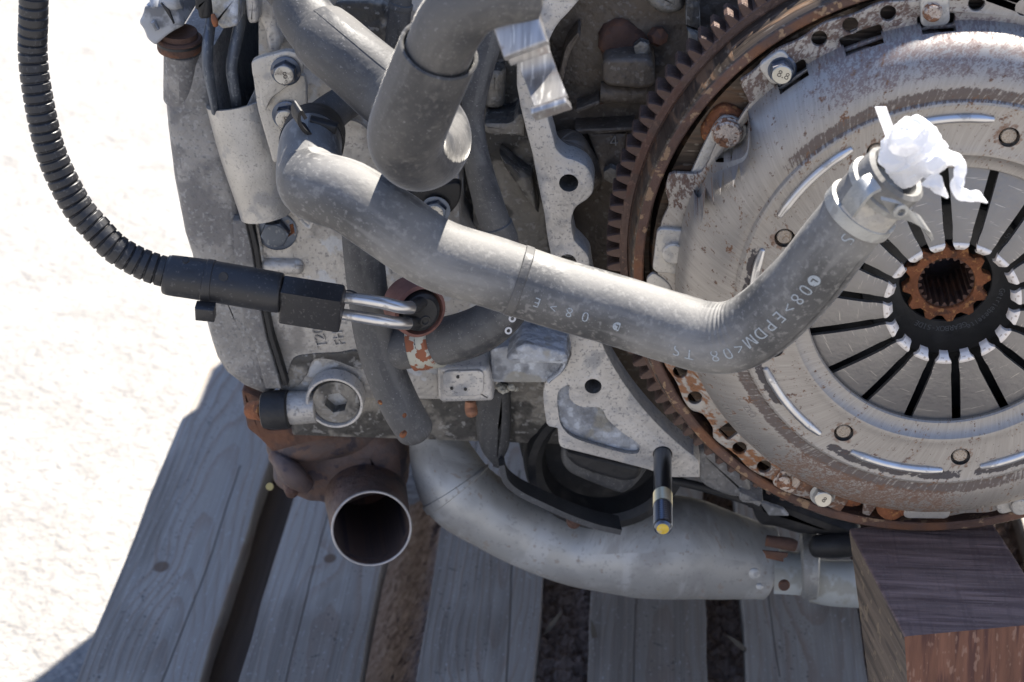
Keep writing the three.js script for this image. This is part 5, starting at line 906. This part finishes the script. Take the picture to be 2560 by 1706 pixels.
  const pin = (a, r, z, rad, m) => { const [x, y] = polar(r, a); part(t, 'pin', turned([[0, 2.6], [rad * 0.85, 2.5], [rad, 2], [rad, 0], [rad * 1.15, -0.4], [rad * 1.15, -2]], [x, y, z], undefined, { seg: 30 }), m); };
  pin(98.3, 125, -21, 3.6, M.rustySteel); pin(175.7, 121.2, -21.6, 5.1, M.plateSteel); pin(239.8, 127.2, -22, 3.7, M.rustySteel); pin(291.7, 127, -21, 4.4, M.plateSteel);
  const rust = (a, r, z, s) => { const q = polar(r, a, z); part(t, 'rusty_nose', lump(s, q, 0.12, 3), M.rust); };
  rust(264.6, 124.5, -27, 7.5); rust(255.8, 124.8, -28, 5.5); rust(266.5, 124, -28, 6.5);
  hexBolt(t, polar(124.4, 129.2, -23), 5.2, 6.8, { rot: -0.35, roll: 0.4, head: M.boltDark, face: M.iridBolt, fr: 0.8, mark: '8.8' });
  hexBolt(t, polar(125.4, 248.8, -22.6), 4.9, 4.5, { rot: -0.5, roll: 0.1, head: M.clampSteel, face: M.iridBolt, fr: 0.84 });
  // leaf strap with its rusty rivet, upper left
  const strap = plate([[-120.1,32.3],[-114.3,46.8],[-108.6,61.8],[-105.3,69.4],[-101.9,73.3],[-95.9,72.4],[-91.1,67.7],[-90.4,64.8],[-91.7,55.8],[-99.2,53],[-102.5,52.9],[-106.3,48.8],[-112.2,37.6],[-115.3,32.4]], -26.4, 2.4, { b: 0.8, r: 3 });
  part(t, 'leaf_strap', strap, M.plateSteel, 'pale leaf strap with an olive stain');
  part(t, 'strap_rivet', turned([[0, 3.4], [5.2, 3.2], [6.1, 2.4], [6.4, 0.6], [6.9, 0], [6.9, -1.2]], [-99.7,66,-24.5], undefined, { seg: 36 }), M.rustySteel, 'large rust mottled rivet head');
  part(t, 'rust_lug', plate([[-111.3,64.9],[-106.4,73.7],[-102.2,76.8],[-97.2,75.7],[-91,70.9],[-88.5,61.9],[-89.2,51.7],[-94.1,49],[-100.9,50.7],[-108.7,58.5],[-110.8,60.6]], -29, 14, { b: 3, bs: 3, r: 5 }), M.rust);
  part(t, 'folded_tab', plate([[-132.2,-8.9],[-132.4,-5],[-129.5,-1.8],[-124.9,-4.8],[-122.1,-7.4],[-119.5,-12.7],[-122.1,-16],[-131.2,-12.4]], -22.6, 3, { b: 0.9, r: 2 }), M.plateSteel);
  // the diaphragm spring: eighteen fingers
  const zAt = (r) => { const k = (r - 25) / 42; return 3.6 - 9.2 * k + 1.0 * Math.sin(k * 3); };
  const tipZ = (r) => (r > 29.6 ? zAt(r) : zAt(29.6) + 0.3 - Math.pow((29.6 - r) / 4.2, 2) * 2.2 + 0.9 * Math.sin((29.6 - r) / 4.2 * 3.1));
  const sector = (r0, r1, nr, half, zf, th) => {
    const pos = [], idx = [], nt = 6, put = (off) => { const b = pos.length / 3; for (let i = 0; i <= nr; i++) for (let j = 0; j <= nt; j++) { const r = r0 + (r1 - r0) * i / nr, w = half(r), a = w * (2 * j / nt - 1) / r; pos.push(r * Math.cos(a), r * Math.sin(a), zf(r) + off - 0.18 * Math.pow(2 * j / nt - 1, 6)); } return b; };
    const A = put(0), B = put(-th), W = nt + 1;
    const q = (a, b, c, d) => idx.push(a, b, c, b, d, c);
    for (let i = 0; i < nr; i++) for (let j = 0; j < nt; j++) { const p = A + i * W + j; q(p, p + W, p + 1, p + W + 1); const s = B + i * W + j; q(s, s + 1, s + W, s + W + 1); }
    for (let i = 0; i < nr; i++) for (const [j, f] of [[0, 1], [nt, 0]]) { const p = A + i * W + j, s = B + i * W + j; f ? q(p, s, p + W, s + W) : q(p, p + W, s, s + W); }
    for (let j = 0; j < nt; j++) { const p = A + j, s = B + j; q(p, p + 1, s, s + 1); const e = A + nr * W + j, h = B + nr * W + j; q(e, h, e + 1, h + 1); }
    const g = new THREE.BufferGeometry(); g.setAttribute('position', new THREE.Float32BufferAttribute(pos, 3)); g.setIndex(idx);
    return fin(sc(g), 0.6);
  };
  const half = (r) => Math.min(r * Math.tan(10 * Math.PI / 180) - (r < 33 ? 1.75 : 1.75 + 0.35 * smooth(33, 36, r)) , 20) - (r < 29 ? 0.9 * smooth(29, 26.5, r) : 0);
  const finger = sector(29.0, 66.5, 22, half, zAt, 2.4), tip = sector(25.4, 29.6, 10, (r) => half(r) - 0.02 + 0.05, (r) => tipZ(r) + 0.05, 2.6);
  for (let k = 0; k < 18; k++) {
    const f = part(t, 'spring_finger', finger, M.finger); f.rotation.z = (278.5 + 10 + 20 * k) * Math.PI / 180;
    part(f, 'finger_tip', tip, M.wornTip);
  }
}
{
  const t = thing('clutch_disc', 'dark clutch disc with rusty splined hub and pale printed lettering, behind the spring fingers', 'clutch disc');
  const zp = -19.5;
  part(t, 'disc', turned([[19.9, zp - 0.6], [20.4, zp], [37, zp - 0.2], [38, zp - 1.5], [38, zp - 5], [70, zp - 6], [70, zp - 8], [19.9, zp - 8]], [0, 0, 0], undefined, { seg: 96 }), M.black);
  const H = new THREE.Shape(), teeth = 12;
  for (let i = 0; i < teeth * 4; i++) { const a = (i / 4 + 0.125) / teeth * Math.PI * 2 + 0.05, r = i % 4 < 2 ? 19.4 : 16.4, x = r * Math.cos(a), y = r * Math.sin(a); i ? H.lineTo(x, y) : H.moveTo(x, y); }
  H.closePath(); H.holes.push(circle(0, 0, 12.4));
  part(t, 'hub', fin(sc(new THREE.ExtrudeGeometry(H, { depth: 3.4, bevelEnabled: true, bevelThickness: 0.7, bevelSize: 0.5, bevelOffset: -0.5, bevelSegments: 2, curveSegments: 40 }).translate(0, 0, -20.6)), 0.45), M.rust);
  const Sp = new THREE.Shape(); Sp.absarc(0, 0, 14.5, 0, Math.PI * 2); const inn = new THREE.Path(), ns = 22;
  for (let i = ns * 4 - 1; i >= 0; i--) { const a = (i / 4) / ns * Math.PI * 2, r = i % 4 < 2 ? 12.3 : 10.6, x = r * Math.cos(a), y = r * Math.sin(a); i === ns * 4 - 1 ? inn.moveTo(x, y) : inn.lineTo(x, y); }
  Sp.holes.push(inn);
  part(t, 'splines', fin(sc(new THREE.ExtrudeGeometry(Sp, { depth: 26, bevelEnabled: false, curveSegments: 40 }).translate(0, 0, -44.5)), 0.45), M.exhaustRust);
  part(t, 'damper_plate', [turned([[13, -30], [36, -30], [36, -31], [13, -31]], [0, 0, 0], undefined, { seg: 60 })], M.black);
  const ringText = (str, deg, r, size) => { const list = [], step = size * 0.80 / r; [...str].forEach((ch, i) => { if (ch === ' ') return; const a = deg * Math.PI / 180 - (i - (str.length - 1) / 2) * step; list.push(text(ch, size, 0.12, [r * Math.cos(a), r * Math.sin(a), zp + 0.02], { rot: a - Math.PI / 2 })); }); return list; };
  const white = new THREE.MeshStandardMaterial({ color: new THREE.Color(0.11, 0.115, 0.12), roughness: 0.7 });
  part(t, 'print', [...ringText('GEARBOX-SIDE', 270, 24.2, 2.5), ...ringText('Getriebeseite', 325, 25.6, 2.4)], white, 'printed words GEARBOX-SIDE and Getriebeseite');
  part(t, 'print', [['7', 163], ['C1', 143], ['8', 122], ['5', 99], ['91', 41]].flatMap(([s, a]) => ringText(s, a, 33.5, 2.8)), white);
}
renderer.render(scene, camera);
